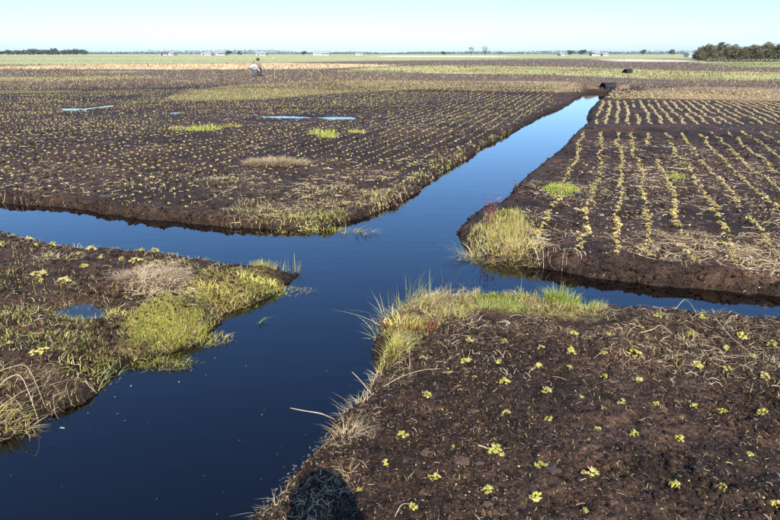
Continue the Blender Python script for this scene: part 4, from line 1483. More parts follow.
HEATHC = [(0.20, 0.13, 0.105), (0.16, 0.10, 0.07), (0.30, 0.22, 0.155), (0.28, 0.26, 0.11), (0.33, 0.24, 0.19), (0.44, 0.35, 0.21), (0.12, 0.08, 0.06), (0.36, 0.36, 0.14)]
GRNC = [(0.46, 0.45, 0.17), (0.40, 0.43, 0.16), (0.54, 0.48, 0.21), (0.34, 0.37, 0.13)]
TANC = [(0.54, 0.41, 0.23), (0.44, 0.34, 0.17), (0.62, 0.47, 0.28), (0.39, 0.34, 0.13)]
heath([(-100, 90), (165, 87), (330, 87), (580, 91), (618, 90), (800, 92), (900, 92), (900, 62), (-100, 64)], 42000, 0.08, 0.34, 0.055, HEATHC, 0.7, 41)
heath([(-100, 64), (300, 61), (900, 61), (900, 55.5), (-100, 55.5)], 5000, 0.08, 0.22, 0.06, GRNC, 0.6, 42)
heath([(330, 71.5), (420, 72.5), (560, 74), (680, 77.5), (900, 82), (900, 74), (680, 70), (560, 66.5), (440, 65), (360, 66.5)], 6500, 0.06, 0.22, 0.05, GRNC, 0.7, 43)
heath([(160, 97.5), (190, 91), (240, 83.5), (300, 80), (420, 80), (500, 84), (420, 88), (330, 93), (300, 95.5), (240, 98)], 5500, 0.06, 0.22, 0.03, GRNC + TANC + HEATHC[:2], 0.9, 44)
heath([(20, 68.5), (250, 69.2), (330, 67.5), (392, 64.6), (300, 62.6), (60, 64.8), (-100, 68)], 3000, 0.08, 0.25, 0.06, [(0.66, 0.49, 0.27), (0.72, 0.53, 0.31)], 0.4, 45)
heath([(330, 79), (580, 81), (582, 91), (480, 89), (360, 86)], 5500, 0.05, 0.18, 0.035, TANC + GRNC[:1] + HEATHC[:1], 0.8, 46)
heath([(616, 96), (800, 99), (900, 100), (900, 88), (680, 86), (630, 88)], 4500, 0.05, 0.16, 0.035, TANC + HEATHC[:2], 0.6, 47)
heath([(-100, 82), (60, 79.5), (150, 77), (150, 75), (60, 76), (-100, 78.5)], 1800, 0.08, 0.22, 0.04, TANC + GRNC, 0.6, 48)
heath([(-100, 104), (160, 100), (160, 88), (-100, 90)], 4200, 0.03, 0.14, 0.03, GRNC + HEATHC + DULL, 1.2, 49)
heath([(700, 67), (900, 69), (900, 61), (700, 61.5)], 1500, 0.1, 0.3, 0.06, [(0.22, 0.28, 0.09), (0.26, 0.29, 0.1)], 0.5, 50)
o = obj("heath_vegetation", bag.mesh("heath_vegetation"), M_FARVEG)
tag(o, "brown heather, tan and green grass strips on the open bog behind", "heath", kind="stuff")

# ------------------------------------------------------------------ culvert pipes at the ditch end
M_PIPE = flat_mat("black_plastic", (0.016, 0.018, 0.021), 0.38, 0.35, 6)
M_SOIL = flat_mat("brown_soil", (0.085, 0.052, 0.042), 0.95, 0.4, 6, 0.6)


def culvert(px, py, rad, length, az, label, lift):
    g = G(px, py, -0.05)
    zb = float(HZT(g.x, g.y)[0])
    root = empty("culvert_pipe", (g.x, g.y, zb), az)
    tag(root, label, "pipe")
    bm = bmesh.new()
    seg = 20
    prev = None
    rings = []
    for i in range(26):                     # ribbed wall
        y = length * i / 25.0
        r = rad * (1.0 + (0.05 if i % 2 else 0))
        rings.append([bm.verts.new((r * math.cos(6.283 * k / seg), y, lift + r * math.sin(6.283 * k / seg))) for k in range(seg)])
    for A_, B_ in zip(rings, rings[1:]):
        for k in range(seg):
            bm.faces.new((A_[k], A_[(k + 1) % seg], B_[(k + 1) % seg], B_[k]))
    inner = [[bm.verts.new((0.9 * rad * math.cos(6.283 * k / seg), y, lift + 0.9 * rad * math.sin(6.283 * k / seg))) for k in range(seg)] for y in (0.0, length)]
    for k in range(seg):
        bm.faces.new((inner[0][k], inner[1][k], inner[1][(k + 1) % seg], inner[0][(k + 1) % seg]))
        bm.faces.new((rings[0][k], inner[0][k], inner[0][(k + 1) % seg], rings[0][(k + 1) % seg]))
        bm.faces.new((rings[-1][k], rings[-1][(k + 1) % seg], inner[1][(k + 1) % seg], inner[1][k]))
    bm_obj("pipe_wall", bm, M_PIPE, root, False)
    bm = bmesh.new()
    prev = None
    for y in (-0.03, 0.03):
        ring = [bm.verts.new((1.10 * rad * math.cos(6.283 * k / seg), y, lift + 1.10 * rad * math.sin(6.283 * k / seg))) for k in range(seg)]
        rin = [bm.verts.new((0.91 * rad * math.cos(6.283 * k / seg), y, lift + 0.91 * rad * math.sin(6.283 * k / seg))) for k in range(seg)]
        for k in range(seg):
            bm.faces.new((ring[k], ring[(k + 1) % seg], rin[(k + 1) % seg], rin[k]))
        if prev:
            for k in range(seg):
                bm.faces.new((prev[0][k], prev[0][(k + 1) % seg], ring[(k + 1) % seg], ring[k]))
                bm.faces.new((prev[1][k], rin[k], rin[(k + 1) % seg], prev[1][(k + 1) % seg]))
        prev = (ring, rin)
    bm_obj("rim", bm, M_PIPE, root, False)
    # the plug plate inside the mouth
    bm = bmesh.new()
    vs = [bm.verts.new((0.9 * rad * math.cos(6.283 * k / seg), length * 0.35, lift + 0.9 * rad * math.sin(6.283 * k / seg))) for k in range(seg)]
    bm.faces.new(vs)
    bm_obj("end_plate", bm, M_PIPE, root)
    return root


culvert(602.8, 88.6, 0.19, 0.70, -1.05, "black ribbed culvert pipe lying at the far end of the ditch", 0.08)
culvert(625.0, 73.2, 0.24, 0.8, -0.9, "distant black pipe end standing in the green strip beyond the ditch", 0.12)


def mound(px, py, rx, ry, h, label, seed):
    g = G(px, py)
    n = 48
    Vv, Cc = [], []
    for i in range(n + 1):
        for j in range(n + 1):
            u, v = i / n * 2 - 1, j / n * 2 - 1
            rr = math.hypot(u, v)
            Vv.append((u * rx, v * ry, max(0, 1 - rr * rr) ** 1.3))
    Vv = np.array(Vv)
    nz_ = fbm(Vv[:, 0] + seed, Vv[:, 1], 2.2, 6) * 0.6 + fbm(Vv[:, 0] + seed, Vv[:, 1], 8, 7) * 0.25
    z0 = HZT(Vv[:, 0] + g.x, Vv[:, 1] + g.y)
    Vv[:, 2] = np.where(Vv[:, 2] > 0, Vv[:, 2] * h * (1 + nz_), 0) + z0 - 0.03
    T_ = []
    for i in range(n):
        for j in range(n):
            a_ = i * (n + 1) + j
            T_ += [(a_, a_ + n + 1, a_ + n + 2), (a_, a_ + n + 2, a_ + 1)]
    c0 = np.array(HEATH) * (1 + 0.5 * nz_[:, None])
    o = obj("soil_mound", mesh_np("soil_mound", Vv, T_, c0, True), M_GROUND)
    o.location = (g.x, g.y, 0)
    tag(o, label, "mound")


mound(590, 87.5, 0.55, 0.5, 0.22, "low brown soil mound left of the culvert pipe", 3)
mound(620, 87.0, 0.6, 0.5, 0.20, "low brown soil mound right of the culvert pipe", 9)
mound(603, 84, 0.9, 0.6, 0.16, "brown soil bank behind the culvert pipe", 15)

# ------------------------------------------------------------------ people on the far left plot
M_SKIN = flat_mat("skin", (0.52, 0.34, 0.25), 0.55, 0.08)
M_WHITE = flat_mat("white_shirt", (0.80, 0.80, 0.79), 0.7, 0.05)
M_JEANS = flat_mat("grey_blue_jeans", (0.10, 0.13, 0.18), 0.8, 0.2)
M_BROWN = flat_mat("brown_jacket", (0.24, 0.18, 0.14), 0.8, 0.2)
M_DARK = flat_mat("dark_cloth", (0.03, 0.03, 0.035), 0.8, 0.2)
M_TAN = flat_mat("tan_cloth", (0.42, 0.33, 0.22), 0.8, 0.15)
M_HAIR = flat_mat("brown_hair", (0.05, 0.033, 0.02), 0.7, 0.3)
M_BLUEJ = flat_mat("blue_jacket", (0.05, 0.08, 0.16), 0.8, 0.2)
M_EYE = flat_mat("eye_dark", (0.03, 0.02, 0.02), 0.3, 0.1)


def person(label, loc, rz, J, top, legs, hairmat, hat=None):
    """J: joint -> (x,y,z) with z up, facing +Y before the turn"""
    root = empty("person", loc, rz)
    tag(root, label, "person")
    R_ = dict(pelvis=.135, waist=.125, chest=.145, upper=.13, neck=.055, skull=.085, face=.10, crown=.075, nose=.018)
    names, co, rad = [], [], []
    edges = []

    def add(nm, p, r, par=None):
        names.append(nm)
        co.append(Vector(p))
        rad.append(r)
        if par is not None:
            edges.append((names.index(par), len(names) - 1))
    add('pelvis', J['pelvis'], .13)
    add('waist', Vector(J['pelvis']).lerp(Vector(J['chest']), .45), .12, 'pelvis')
    add('chest', J['chest'], .145, 'waist')
    add('neck', J['neck'], .052, 'chest')
    head = Vector(J['head'])
    nk = Vector(J['neck'])
    up = (head - nk).normalized()
    fw = Vector(J['look']).normalized()
    fw = (fw - up * fw.dot(up)).normalized()
    side = fw.cross(up)
    add('jaw', nk.lerp(head, .55) + fw * .02, .066, 'neck')
    add('skull', head + fw * .005, .095, 'jaw')
    add('crown', head + up * .085, .06, 'skull')
    add('nose', head + fw * .115 - up * .02, .013, 'skull')
    for s in ('l', 'r'):
        sg = -1 if s == 'l' else 1
        add('ear' + s, head + side * sg * .105 - up * .015, .014, 'skull')
        add('sho' + s, J['sho' + s], .068, 'chest')
        add('elb' + s, J['elb' + s], .047, 'sho' + s)
        add('wri' + s, J['wri' + s], .030, 'elb' + s)
        w = Vector(J['wri' + s])
        dv = (w - Vector(J['elb' + s])).normalized()
        pd = dv.cross(Vector((0, 0, 1)))
        pd = pd.normalized() if pd.length > .1 else Vector((1, 0, 0))
        pn = pd.cross(dv)
        add('palm' + s, w + dv * .06, .032, 'wri' + s)
        for f, (o_, ln) in enumerate(((-.027, .062), (-.009, .075), (.009, .07), (.027, .055))):
            k1 = w + dv * .095 + pd * o_
            k2 = k1 + dv * ln * .5 - pn * .012
            k3 = k2 + dv * ln * .35 - pn * .028
            add('fa%d%s' % (f, s), k1, .0095, 'palm' + s)
            add('fb%d%s' % (f, s), k2, .0085, 'fa%d%s' % (f, s))
            add('fc%d%s' % (f, s), k3, .0075, 'fb%d%s' % (f, s))
        t1 = w + dv * .05 + pd * (-.04 * sg)
        add('ta' + s, t1, .011, 'palm' + s)
        add('tb' + s, t1 + dv * .035 + pd * (-.016 * sg), .009, 'ta' + s)
        add('hip' + s, J['hip' + s], .088, 'pelvis')
        add('kne' + s, J['kne' + s], .060, 'hip' + s)
        add('ank' + s, J['ank' + s], .042, 'kne' + s)
        add('toe' + s, J['toe' + s], .036, 'ank' + s)
    me = bpy.data.meshes.new("skeleton")
    me.from_pydata([c[:] for c in co], edges, [])
    tmp = bpy.data.objects.new("skeleton", me)
    COL.objects.link(tmp)
    md = tmp.modifiers.new("skin", 'SKIN')
    md.use_smooth_shade = True
    for i, v in enumerate(me.skin_vertices[0].data):
        v.radius = (rad[i], rad[i])
        v.use_root = (i == 0)
    tmp.modifiers.new("sub", 'SUBSURF').levels = 1
    tmp.modifiers["sub"].render_levels = 1
    dg = bpy.context.evaluated_depsgraph_get()
    bmsh = bpy.data.meshes.new_from_object(tmp.evaluated_get(dg))
    bpy.data.objects.remove(tmp)
    bmsh.materials.clear()
    for m in (M_SKIN, top, legs, M_DARK):
        bmsh.materials.append(m)
    kind = []
    for nm in names:
        if nm in ('neck', 'jaw', 'skull', 'crown', 'nose') or nm[:3] == 'ear' or nm[:4] == 'palm' or nm[:2] in ('fa', 'fb', 'fc', 'ta', 'tb'):
            kind.append(0)
        elif nm[:3] in ('hip', 'kne') or nm == 'pelvis':
            kind.append(2)
        elif nm[:3] in ('ank', 'toe'):
            kind.append(3)
        else:
            kind.append(1)
    S_ = [(i, j) for i, j in edges]
    for p in bmsh.polygons:
        c = Vector(p.center)
        best, bk = 1e9, 1
        for i, j in S_:
            a_, b_ = co[i], co[j]
            ab = b_ - a_
            t_ = max(0, min(1, (c - a_).dot(ab) / max(ab.length_squared, 1e-9)))
            d_ = (c - a_ - ab * t_).length / (rad[i] * (1 - t_) + rad[j] * t_)
            if d_ < best:
                best = d_
                bk = kind[i] if t_ < .5 else kind[j]
                if kind[i] == 2 and kind[j] == 3:
                    bk = 2 if t_ < .9 else 3
                if kind[i] == 1 and kind[j] == 0:
                    bk = 1 if t_ < .8 else 0
        p.material_index = bk
        p.use_smooth = True
    bmsh.name = "body"
    body = obj("body", bmsh, None, root)
    # eyes and mouth on the face
    for sg in (-1, 1):
        bm = bmesh.new()
        bmesh.ops.create_icosphere(bm, subdivisions=1, radius=.011)
        e_ = bm_obj("eye", bm, M_EYE, body, True)
        e_.location = head + fw * .092 + side * sg * .034 + up * .012
    bm = bmesh.new()
    bmesh.ops.create_icosphere(bm, subdivisions=1, radius=.02)
    mth = bm_obj("mouth", bm, flat_mat("lips", (0.35, 0.13, 0.11), .5), body, True)
    mth.scale = (1, .35, .3)
    mth.location = head + fw * .088 - up * .062
    # hair or cap: half a shell over the skull
    bm = bmesh.new()
    bmesh.ops.create_uvsphere(bm, u_segments=20, v_segments=12, radius=.118)
    for v in list(bm.verts):
        if v.co.z < -.05 and v.co.y > -.05 or v.co.y > .07 and v.co.z < .03:
            bm.verts.remove(v)
    for v in bm.verts:
        v.co *= 1 + .05 * math.sin(v.co.x * 70) * math.cos(v.co.y * 60)
        v.co.z *= 1.12
    if hat:
        r1 = bmesh.ops.create_circle(bm, cap_ends=True, segments=16, radius=.11)
        for v in r1['verts']:
            v.co = Vector((v.co.x, v.co.y * .8 + .10, .035))
    hr = bm_obj("cap" if hat else "hair", bm, hat or hairmat, root, True)
    M3 = Matrix((side, fw, up)).transposed()
    hr.rotation_euler = M3.to_euler()
    hr.location = head + up * .03
    return root


def feet(hipw=.11, x=0, y=0):
    return x, y


# the one bending down in a white shirt
g = G(253.5, 76.0)
gzv = float(HZT(g.x, g.y)[0])
J = dict(pelvis=(0, -.26, .62), chest=(0, .10, .80), neck=(0, .30, .84), head=(0, .45, .82), look=(0, .6, -1),
         shol=(-.18, .20, .79), shor=(.18, .20, .79), elbl=(-.20, .34, .54), elbr=(.20, .36, .52), wril=(-.12, .52, .34), wrir=(.12, .54, .30),
         hipl=(-.10, -.26, .58), hipr=(.10, -.26, .58), knel=(-.16, .12, .46), kner=(.17, .14, .46), ankl=(-.15, -.12, .075), ankr=(.16, -.08, .075),
         toel=(-.17, .07, .035), toer=(.18, .11, .035))
person("person in white shirt and grey-blue jeans crouching on the far bog", (g.x, g.y, gzv), math.radians(-75), J, M_WHITE, M_JEANS, M_HAIR)
# the one standing with a dark cap, forearm raised
g = G(259.8, 76.0)
gzv = float(HZT(g.x, g.y)[0])
J = dict(pelvis=(0, -.04, .52), chest=(0, .02, .82), neck=(0, .06, 1.02), head=(0, .10, 1.16), look=(.3, .9, -.5),
         shol=(-.19, .03, .94), shor=(.19, .03, .94), elbl=(-.25, .14, .70), elbr=(.28, .18, .80), wril=(-.10, .34, .76), wrir=(.22, .32, 1.02),
         hipl=(-.10, -.04, .48), hipr=(.10, -.04, .48), knel=(-.13, .10, .075), kner=(.14, .12, .075), ankl=(-.13, -.32, .06), ankr=(.14, -.30, .06),
         toel=(-.13, -.46, .04), toer=(.14, -.44, .04))
person("person in dark cap and brown jacket kneeling beside the bending one", (g.x, g.y, gzv), math.radians(160), J, M_BROWN, M_DARK, M_HAIR, hat=M_DARK)


def pole(px, py, h, r, label):
    g = G(px, py)
    zb = float(HZT(g.x, g.y)[0])
    root = empty("marker_pole", (g.x, g.y, zb))
    tag(root, label, "pole")
    bm = bmesh.new()
    bmesh.ops.create_cone(bm, cap_ends=True, segments=8, radius1=r, radius2=r * .8, depth=h + .1)
    bmesh.ops.translate(bm, verts=bm.verts, vec=(0, 0, h / 2 - .05))
    bm_obj("shaft", bm, M_TAN, root)
    bm = bmesh.new()
    bmesh.ops.create_cone(bm, cap_ends=True, segments=8, radius1=r * 1.4, radius2=r * 1.1, depth=.06)
    bmesh.ops.translate(bm, verts=bm.verts, vec=(0, 0, h + .02))
    bm_obj("cap", bm, M_WHITE, root)


pole(274.8, 79, 1.35, 0.016, "thin pale pole standing right of the two people")
pole(251.0, 74, 1.2, 0.014, "thin pale pole standing behind the bending person")

# ------------------------------------------------------------------ the photographer, out of frame, whose shadow lies at the bottom edge
J = dict(pelvis=(0, -.06, .90), chest=(0, -.05, 1.22), neck=(0, -.03, 1.47), head=(0, .04, 1.62), look=(0, .95, -.3),
         shol=(-.20, -.05, 1.36), shor=(.20, -.05, 1.36), elbl=(-.25, .10, 1.17), elbr=(.25, .10, 1.17), wril=(-.115, .20, 1.47), wrir=(.115, .20, 1.47),
         hipl=(-.10, -.06, .86), hipr=(.10, -.06, .86), knel=(-.12, -.03, .47), kner=(.12, -.03, .47), ankl=(-.13, -.08, .075), ankr=(.13, -.08, .075),
         toel=(-.16, .11, .035), toer=(.16, .11, .035))
person("photographer in a blue jacket standing on the front plot, casting the bottom shadow", (0, -.25, 0), 0, J, M_BLUEJ, M_DARK, M_HAIR)
croot = empty("photo_camera", (0, -0.135, CAMH))
croot.rotation_euler = (-PITCH, 0, 0)
tag(croot, "black photo camera held to the photographer's face", "camera")
bm = bmesh.new()
bmesh.ops.create_cube(bm, size=1)
bmesh.ops.scale(bm, verts=bm.verts, vec=(.13, .055, .09))
bmesh.ops.bevel(bm, geom=bm.edges[:], offset=.012, segments=2, affect='EDGES')
bm_obj("camera_body", bm, M_PIPE, croot)
bm = bmesh.new()
bmesh.ops.create_cone(bm, cap_ends=True, segments=24, radius1=.034, radius2=.036, depth=.075)
bmesh.ops.rotate(bm, verts=bm.verts, cent=(0, 0, 0), matrix=Matrix.Rotation(math.pi / 2, 3, 'X'))
bmesh.ops.translate(bm, verts=bm.verts, vec=(0, .0665, 0))
bm_obj("lens", bm, M_PIPE, croot)
bm = bmesh.new()
bmesh.ops.create_cube(bm, size=1)
bmesh.ops.scale(bm, verts=bm.verts, vec=(.045, .05, .025))
bmesh.ops.translate(bm, verts=bm.verts, vec=(0, 0, .057))
bmesh.ops.bevel(bm, geom=bm.edges[:], offset=.006, segments=2, affect='EDGES')
bm_obj("viewfinder", bm, M_PIPE, croot)

# ------------------------------------------------------------------ far trees
M_BARK = flat_mat("bark", (0.10, 0.075, 0.055), 0.9, 0.3, 3, 0.4)


def crown_mesh(seed, lobes, leafn, leafs, cols, hgt, rad, low, bare=0.0):
    g = np.random.default_rng(seed)
    V, T_, Cc = [], [], []
    bag = Bag()
    for i in range(lobes):
        a = g.random() * 6.28
        r = rad * math.sqrt(g.random()) * 0.75
        zc_ = low + (hgt - low) * ((0.12 if low > .1 else 0.04) + 0.82 * g.random() * (1 - 0.45 * (r / rad) ** 2))
        lr = rad * (0.22 + 0.22 * g.random())
        m = leafn // lobes
        d_ = g.normal(size=(m, 3))
        d_ /= np.linalg.norm(d_, axis=1)[:, None]
        rr = lr * (0.55 + 0.5 * g.random((m, 1)))
        P = d_ * rr * np.array([1, 1, 0.8]) + np.array([r * math.cos(a), r * math.sin(a), zc_])
        P[:, 2] = np.maximum(P[:, 2], 0.15)
        u = g.normal(size=(m, 3))
        u /= np.linalg.norm(u, axis=1)[:, None]
        w = np.cross(u, g.normal(size=(m, 3)))
        w /= np.linalg.norm(w, axis=1)[:, None]
        s = leafs * (0.6 + 0.8 * g.random((m, 1)))
        Vv = np.stack([P - u * s, P + w * s * .6, P + u * s, P - w * s * .6], 1).reshape(-1, 3)
        Tt = (np.arange(m)[:, None, None] * 4 + np.array([(0, 1, 2), (0, 2, 3)])[None]).reshape(-1, 3)
        base = np.array(cols[g.integers(0, len(cols))]) * (0.75 + 0.5 * g.random())
        c = base * (0.75 + 0.5 * g.random((m, 1)))
        bag.add(Vv, Tt, np.repeat(c[:, None], 4, 1).reshape(-1, 3))
    me = bag.mesh("crown")
    me.materials.append(M_CROWN)
    return me


def trunk_mesh(seed, hgt, rad, low):
    g = random.Random(seed)
    bm = bmesh.new()

    def tube(p0, p1, r0, r1):
        t = (p1 - p0).normalized()
        u = t.orthogonal().normalized()
        v = t.cross(u)
        A_ = [bm.verts.new(p0 + (u * math.cos(k) + v * math.sin(k)) * r0) for k in [6.283 * i / 6 for i in range(6)]]
        B_ = [bm.verts.new(p1 + (u * math.cos(k) + v * math.sin(k)) * r1) for k in [6.283 * i / 6 for i in range(6)]]
        for k in range(6):
            bm.faces.new((A_[k], A_[(k + 1) % 6], B_[(k + 1) % 6], B_[k]))
    r0 = hgt * .028
    top = Vector((g.uniform(-.1, .1) * rad, g.uniform(-.1, .1) * rad, hgt * .55))
    tube(Vector((0, 0, -.2)), top, r0, r0 * .55)
    for i in range(9):
        s = g.uniform(.3, 1)
        p = top * s
        a = g.random() * 6.28
        L = rad * g.uniform(.5, .95)
        q_ = p + Vector((math.cos(a) * L, math.sin(a) * L, hgt * g.uniform(.15, .42)))
        tube(p, q_, r0 * .4, r0 * .1)
        for _ in range(3):
            b2 = q_ + Vector((g.uniform(-1, 1), g.uniform(-1, 1), g.uniform(0, 1))) * rad * .3
            tube(p.lerp(q_, .65), b2, r0 * .18, r0 * .05)
    me = bpy.data.meshes.new("trunk")
    bm.to_mesh(me)
    bm.free()
    me.materials.append(M_BARK)
    return me


WOODC = [(0.17, 0.16, 0.08), (0.14, 0.145, 0.07), (0.20, 0.165, 0.095), (0.12, 0.125, 0.07), (0.22, 0.18, 0.10)]
PINEC = [(0.12, 0.15, 0.10), (0.13, 0.16, 0.11), (0.10, 0.13, 0.095)]
BAREC = [(0.10, 0.085, 0.075), (0.08, 0.07, 0.065)]
kinds = {
    'wood': [(trunk_mesh(i, 1.0, .5, .1), crown_mesh(300 + i, 24, 2200, 0.04, WOODC, 1.0, .6, .03)) for i in range(5)],
    'pine': [(trunk_mesh(20 + i, 1.0, .4, .2), crown_mesh(330 + i, 12, 700, 0.06, PINEC, 1.0, .5, .15)) for i in range(4)],
    'bare': [(trunk_mesh(40 + i, 1.0, .5, .1), crown_mesh(360 + i, 10, 260, 0.035, BAREC, 1.0, .5, .25)) for i in range(3)],
}


def tree(kind, x, y, h, wide, label, group, nm="tree"):
    t_, c_ = random.choice(kinds[kind])
    root = empty(nm, (x, y, float(HZT(x, y)[0]) - .05), random.random() * 6.28)
    tag(root, label, "tree", group)
    a_ = obj("trunk", t_, None, root)
    b_ = obj("crown", c_, None, root)
    a_.scale = b_.scale = (h * wide, h * wide, h)


# wood on the right: outline follows the photo (height in photo rows above the base)
prof = [(699, 14), (706, 18.5), (713, 19), (720, 16), (729, 16.5), (738, 16), (747, 16.5), (756, 18), (765, 18.5), (774, 18.5), (783, 19), (794, 19.5), (806, 19.5), (820, 20)]
for i, (px, hp) in enumerate(prof):
    for row in range(2):
        dd = 138 + row * 9 + random.uniform(-2, 2)
        x = (px + (4 if row else 0) - 390) / FPX * dd / CP * (CP * CP + 0) ** 0 * 1.0
        x = (px + (4 if row else 0) - 390) / FPX * (dd * CP + CAMH * SP)
        h = (hp - 1.0) / FPX * dd * (0.98 if row else 1.0) * random.uniform(.92, 1.06) * 0.98
        tree('wood', x, dd, max(h, 2.2), 1.05, "brown-green tree in the %s rank of the right-hand wood, %s from left" % (("rear", "front")[1 - row], ordw(i)), "trees of the wood at right")
# small bushes under the wood's edge
# line of dark trees at the far left
for i in range(40):
    px = -34 + i * 3.1 + random.uniform(-1.5, 1.5)
    dd = 560 + random.uniform(-25, 25)
    tall = 4.0 + 1.8 * vnoise(np.array([i * 0.45]), np.array([2.2]), 5)[0] + (1.0 if 30 < px < 84 else 0)
    if px > 86:
        break
    x = (px - 390) / FPX * (dd * CP)
    tree('pine', x, dd, tall / FPX * dd * 0.92, 1.5, "dark green tree of the tree line at far left, %s from its left end" % ordw(i), "tree line at far left")
# the two bare trees and others on the horizon
for px, hp, kd, w_, lab in [(471, 6.5, 'bare', .8, "small bare grey tree, left of the pair on the horizon"), (485, 7.0, 'bare', .95, "wider bare grey tree, right of the pair on the horizon"),
                            (500, 3.2, 'bare', 1.1, "low bare tree just right of the horizon pair"), (443, 3.0, 'pine', 1.3, "small dark tree left of the bare horizon pair"),
                            (571, 4.0, 'pine', 1.5, "dark clump tree, left of two beside the white farm"), (582, 4.6, 'pine', 1.5, "dark clump tree, right of two beside the white farm"),
                            (643, 4.8, 'pine', .9, "pointed dark tree between farm and the wood"), (672, 4.5, 'pine', 1.1, "round dark tree just left of the wood"),
                            (229, 3.6, 'pine', 1.4, "dark tree by the grey-roofed farm at left"), (240, 3.0, 'pine', 1.4, "low dark tree right of the grey-roofed farm"),
                            (304, 3.2, 'pine', 1.3, "dark tree left of the long pale shed")]:
    dd = 480
    x = (px - 390) / FPX * (dd * CP)
    tree(kd, x, dd, (hp + 1.4) / FPX * dd, w_, lab, None, "horizon_tree")

# thin wooded horizon line
bag = Bag()
n = 22000
x = rng.uniform(-950, 1150, n)
y = rng.uniform(1150, 1500, n)
env = 1.6 + 6.0 * np.clip(vnoise(x / 60, y * 0 + 1, 8), 0, 1) * np.clip(0.3 + vnoise(x / 240, y * 0 + 5, 9), 0, 1.2)
zz = rng.random(n) ** 1.5 * env
s = rng.uniform(0.5, 1.3, n)[:, None]
P = np.stack([x, y, zz], 1)
u = rng.normal(size=(n, 3))
u /= np.linalg.norm(u, axis=1)[:, None]
w = np.cross(u, rng.normal(size=(n, 3)))
w /= np.linalg.norm(w, axis=1)[:, None]
Vv = np.stack([P - u * s, P + w * s * .8, P + u * s, P - w * s * .8], 1).reshape(-1, 3)
Tt = (np.arange(n)[:, None, None] * 4 + np.array([(0, 1, 2), (0, 2, 3)])[None]).reshape(-1, 3)
cc = mixcol([(0.07, 0.09, 0.06), (0.09, 0.10, 0.08)], n, .25)
bag.add(Vv, Tt, np.repeat(cc[:, None], 4, 1).reshape(-1, 3))
o = obj("far_woodland", bag.mesh("far_woodland"), M_CROWN)
tag(o, "thin hazy line of far woodland along the whole horizon", "woodland", kind="stuff")

# ------------------------------------------------------------------ farms on the horizon
M_WALLW = flat_mat("white_render", (0.42, 0.43, 0.43), 0.8, 0.06, .5)
M_WALLG = flat_mat("grey_cladding", (0.42, 0.42, 0.42), 0.7, 0.1, .5)
M_ROOFG = flat_mat("grey_roof", (0.30, 0.30, 0.32), 0.7, 0.15, .5)
M_ROOFW = flat_mat("pale_roof", (0.36, 0.36, 0.37), 0.6, 0.1, .5)
M_ROOFR = flat_mat("brown_roof", (0.16, 0.10, 0.08), 0.8, 0.15, .5)
M_GLASS = flat_mat("dark_glass", (0.03, 0.04, 0.05), 0.15, 0.1)


def box(bm, x0, x1, y0, y1, z0, z1):
    v = [bm.verts.new(p) for p in ((x0, y0, z0), (x1, y0, z0), (x1, y1, z0), (x0, y1, z0), (x0, y0, z1), (x1, y0, z1), (x1, y1, z1), (x0, y1, z1))]
    for f in ((0, 1, 2, 3), (4, 5, 6, 7), (0, 1, 5, 4), (1, 2, 6, 5), (2, 3, 7, 6), (3, 0, 4, 7)):
        bm.faces.new([v[i] for i in f])


def house(px, wpx, wall_h, roof_h, dd, wallm, roofm, label, doors=2, wins=3, depth=9, name="farm_building"):
    wall_h, roof_h = wall_h * 0.72, roof_h * 0.6
    x = (px - 390) / FPX * (dd * CP)
    W_ = wpx / FPX * dd
    zb = float(HZT(x, dd)[0]) - .1
    root = empty(name, (x, dd, zb))
    tag(root, label, "building")
    bm = bmesh.new()
    box(bm, -W_ / 2, W_ / 2, 0, depth, 0, wall_h)
    a_ = [bm.verts.new((-W_ / 2, y_, z_)) for y_, z_ in ((0, wall_h), (depth, wall_h), (depth / 2, wall_h + roof_h))]
    b_ = [bm.verts.new((W_ / 2, y_, z_)) for y_, z_ in ((0, wall_h), (depth, wall_h), (depth / 2, wall_h + roof_h))]
    bm.faces.new(a_)
    bm.faces.new(b_)
    bm_obj("wall", bm, wallm, root)
    bm = bmesh.new()
    ov, th_ = .4, .18
    prof_ = [(-ov, wall_h - .12), (depth / 2, wall_h + roof_h + .05), (depth + ov, wall_h - .12), (depth + ov, wall_h - .12 + th_), (depth / 2, wall_h + roof_h + .05 + th_), (-ov, wall_h - .12 + th_)]
    L_ = [bm.verts.new((-W_ / 2 - .3, p, q_)) for p, q_ in prof_]
    R2 = [bm.verts.new((W_ / 2 + .3, p, q_)) for p, q_ in prof_]
    for k in range(6):
        bm.faces.new((L_[k], L_[(k + 1) % 6], R2[(k + 1) % 6], R2[k]))
    bm.faces.new(L_)
    bm.faces.new(R2)
    bm_obj("roof", bm, roofm, root)
    n_ = doors + wins
    for k in range(n_):
        cx_ = -W_ / 2 + W_ * (k + .5) / n_
        bm = bmesh.new()
        if k < doors:
            box(bm, cx_ - 1.0, cx_ + 1.0, -.06, .03, 0.02, min(2.3, wall_h - .3))
            bm_obj("door", bm, M_WALLG, root)
        else:
            box(bm, cx_ - .6, cx_ + .6, -.06, .03, .9, min(2.0, wall_h - .3))
            bm_obj("window", bm, M_GLASS, root)


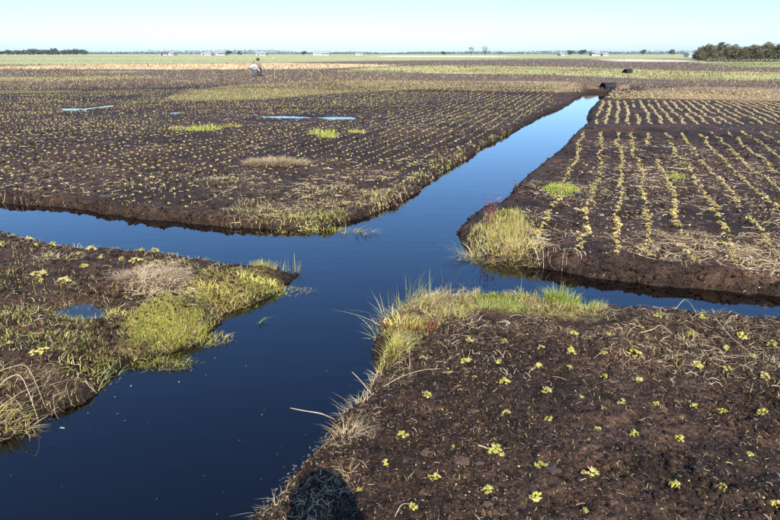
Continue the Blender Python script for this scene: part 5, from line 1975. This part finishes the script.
house(163.5, 6, 2.0, 1.6, 470, M_WALLG, M_ROOFR, "brown-roofed barn, leftmost building on the horizon")
house(170.5, 5, 2.5, 1.2, 472, M_WALLW, M_ROOFW, "white block right of the brown-roofed barn", 1, 1)
house(206, 9, 1.8, 1.5, 470, M_WALLW, M_ROOFW, "long white-roofed shed left of the grey-roofed farm")
house(219, 11, 2.6, 2.4, 480, M_WALLG, M_ROOFG, "grey-roofed farm building with tall roof on the left horizon")
house(261, 9, 2.2, 1.8, 470, M_WALLW, M_ROOFW, "white building on the horizon above the two people")
house(321, 15, 2.4, 2.2, 470, M_WALLG, M_ROOFW, "long pale shed on the horizon right of the people", 3, 3)
house(359, 7, 2.0, 1.0, 470, M_WALLW, M_ROOFG, "small white building between the long shed and the bare trees", 1, 1)
house(597, 7, 2.2, 2.0, 430, M_WALLW, M_ROOFW, "white farmhouse with dark neighbour on the right horizon", 1, 2)
house(593.5, 2.6, 2.0, 0.8, 415, M_DARK, M_ROOFR, "small dark hut in front of the white farmhouse", 1, 0, 3)
house(606, 5, 1.7, 1.0, 430, M_WALLW, M_ROOFW, "low white annex right of the white farmhouse", 1, 1)
house(563, 4, 1.5, 0.9, 430, M_WALLW, M_ROOFW, "small pale shed left of the dark clump trees", 1, 0)
house(692.5, 4.5, 1.7, 1.1, 300, M_WALLW, M_ROOFW, "small white cottage at the left end of the wood", 1, 1, 6)

# ------------------------------------------------------------------ haze
bm = bmesh.new()
box(bm, -1400, 1500, -60, 1700, -1.5, 16)
hz = bm_obj("haze", bm, None)
tag(hz, "thin pale haze lying over the open bog", "haze", kind="stuff")
hm = bpy.data.materials.new("haze_air")
hm.use_nodes = True
nt = hm.node_tree
nt.nodes.remove(nt.nodes["Principled BSDF"])
pv = nt.nodes.new("ShaderNodeVolumePrincipled")
pv.inputs["Color"].default_value = (0.72, 0.88, 1.0, 1)
pv.inputs["Density"].default_value = 0.00018
pv.inputs["Anisotropy"].default_value = 0.2
nt.links.new(pv.outputs[0], nt.nodes["Material Output"].inputs["Volume"])
hz.data.materials.append(hm)
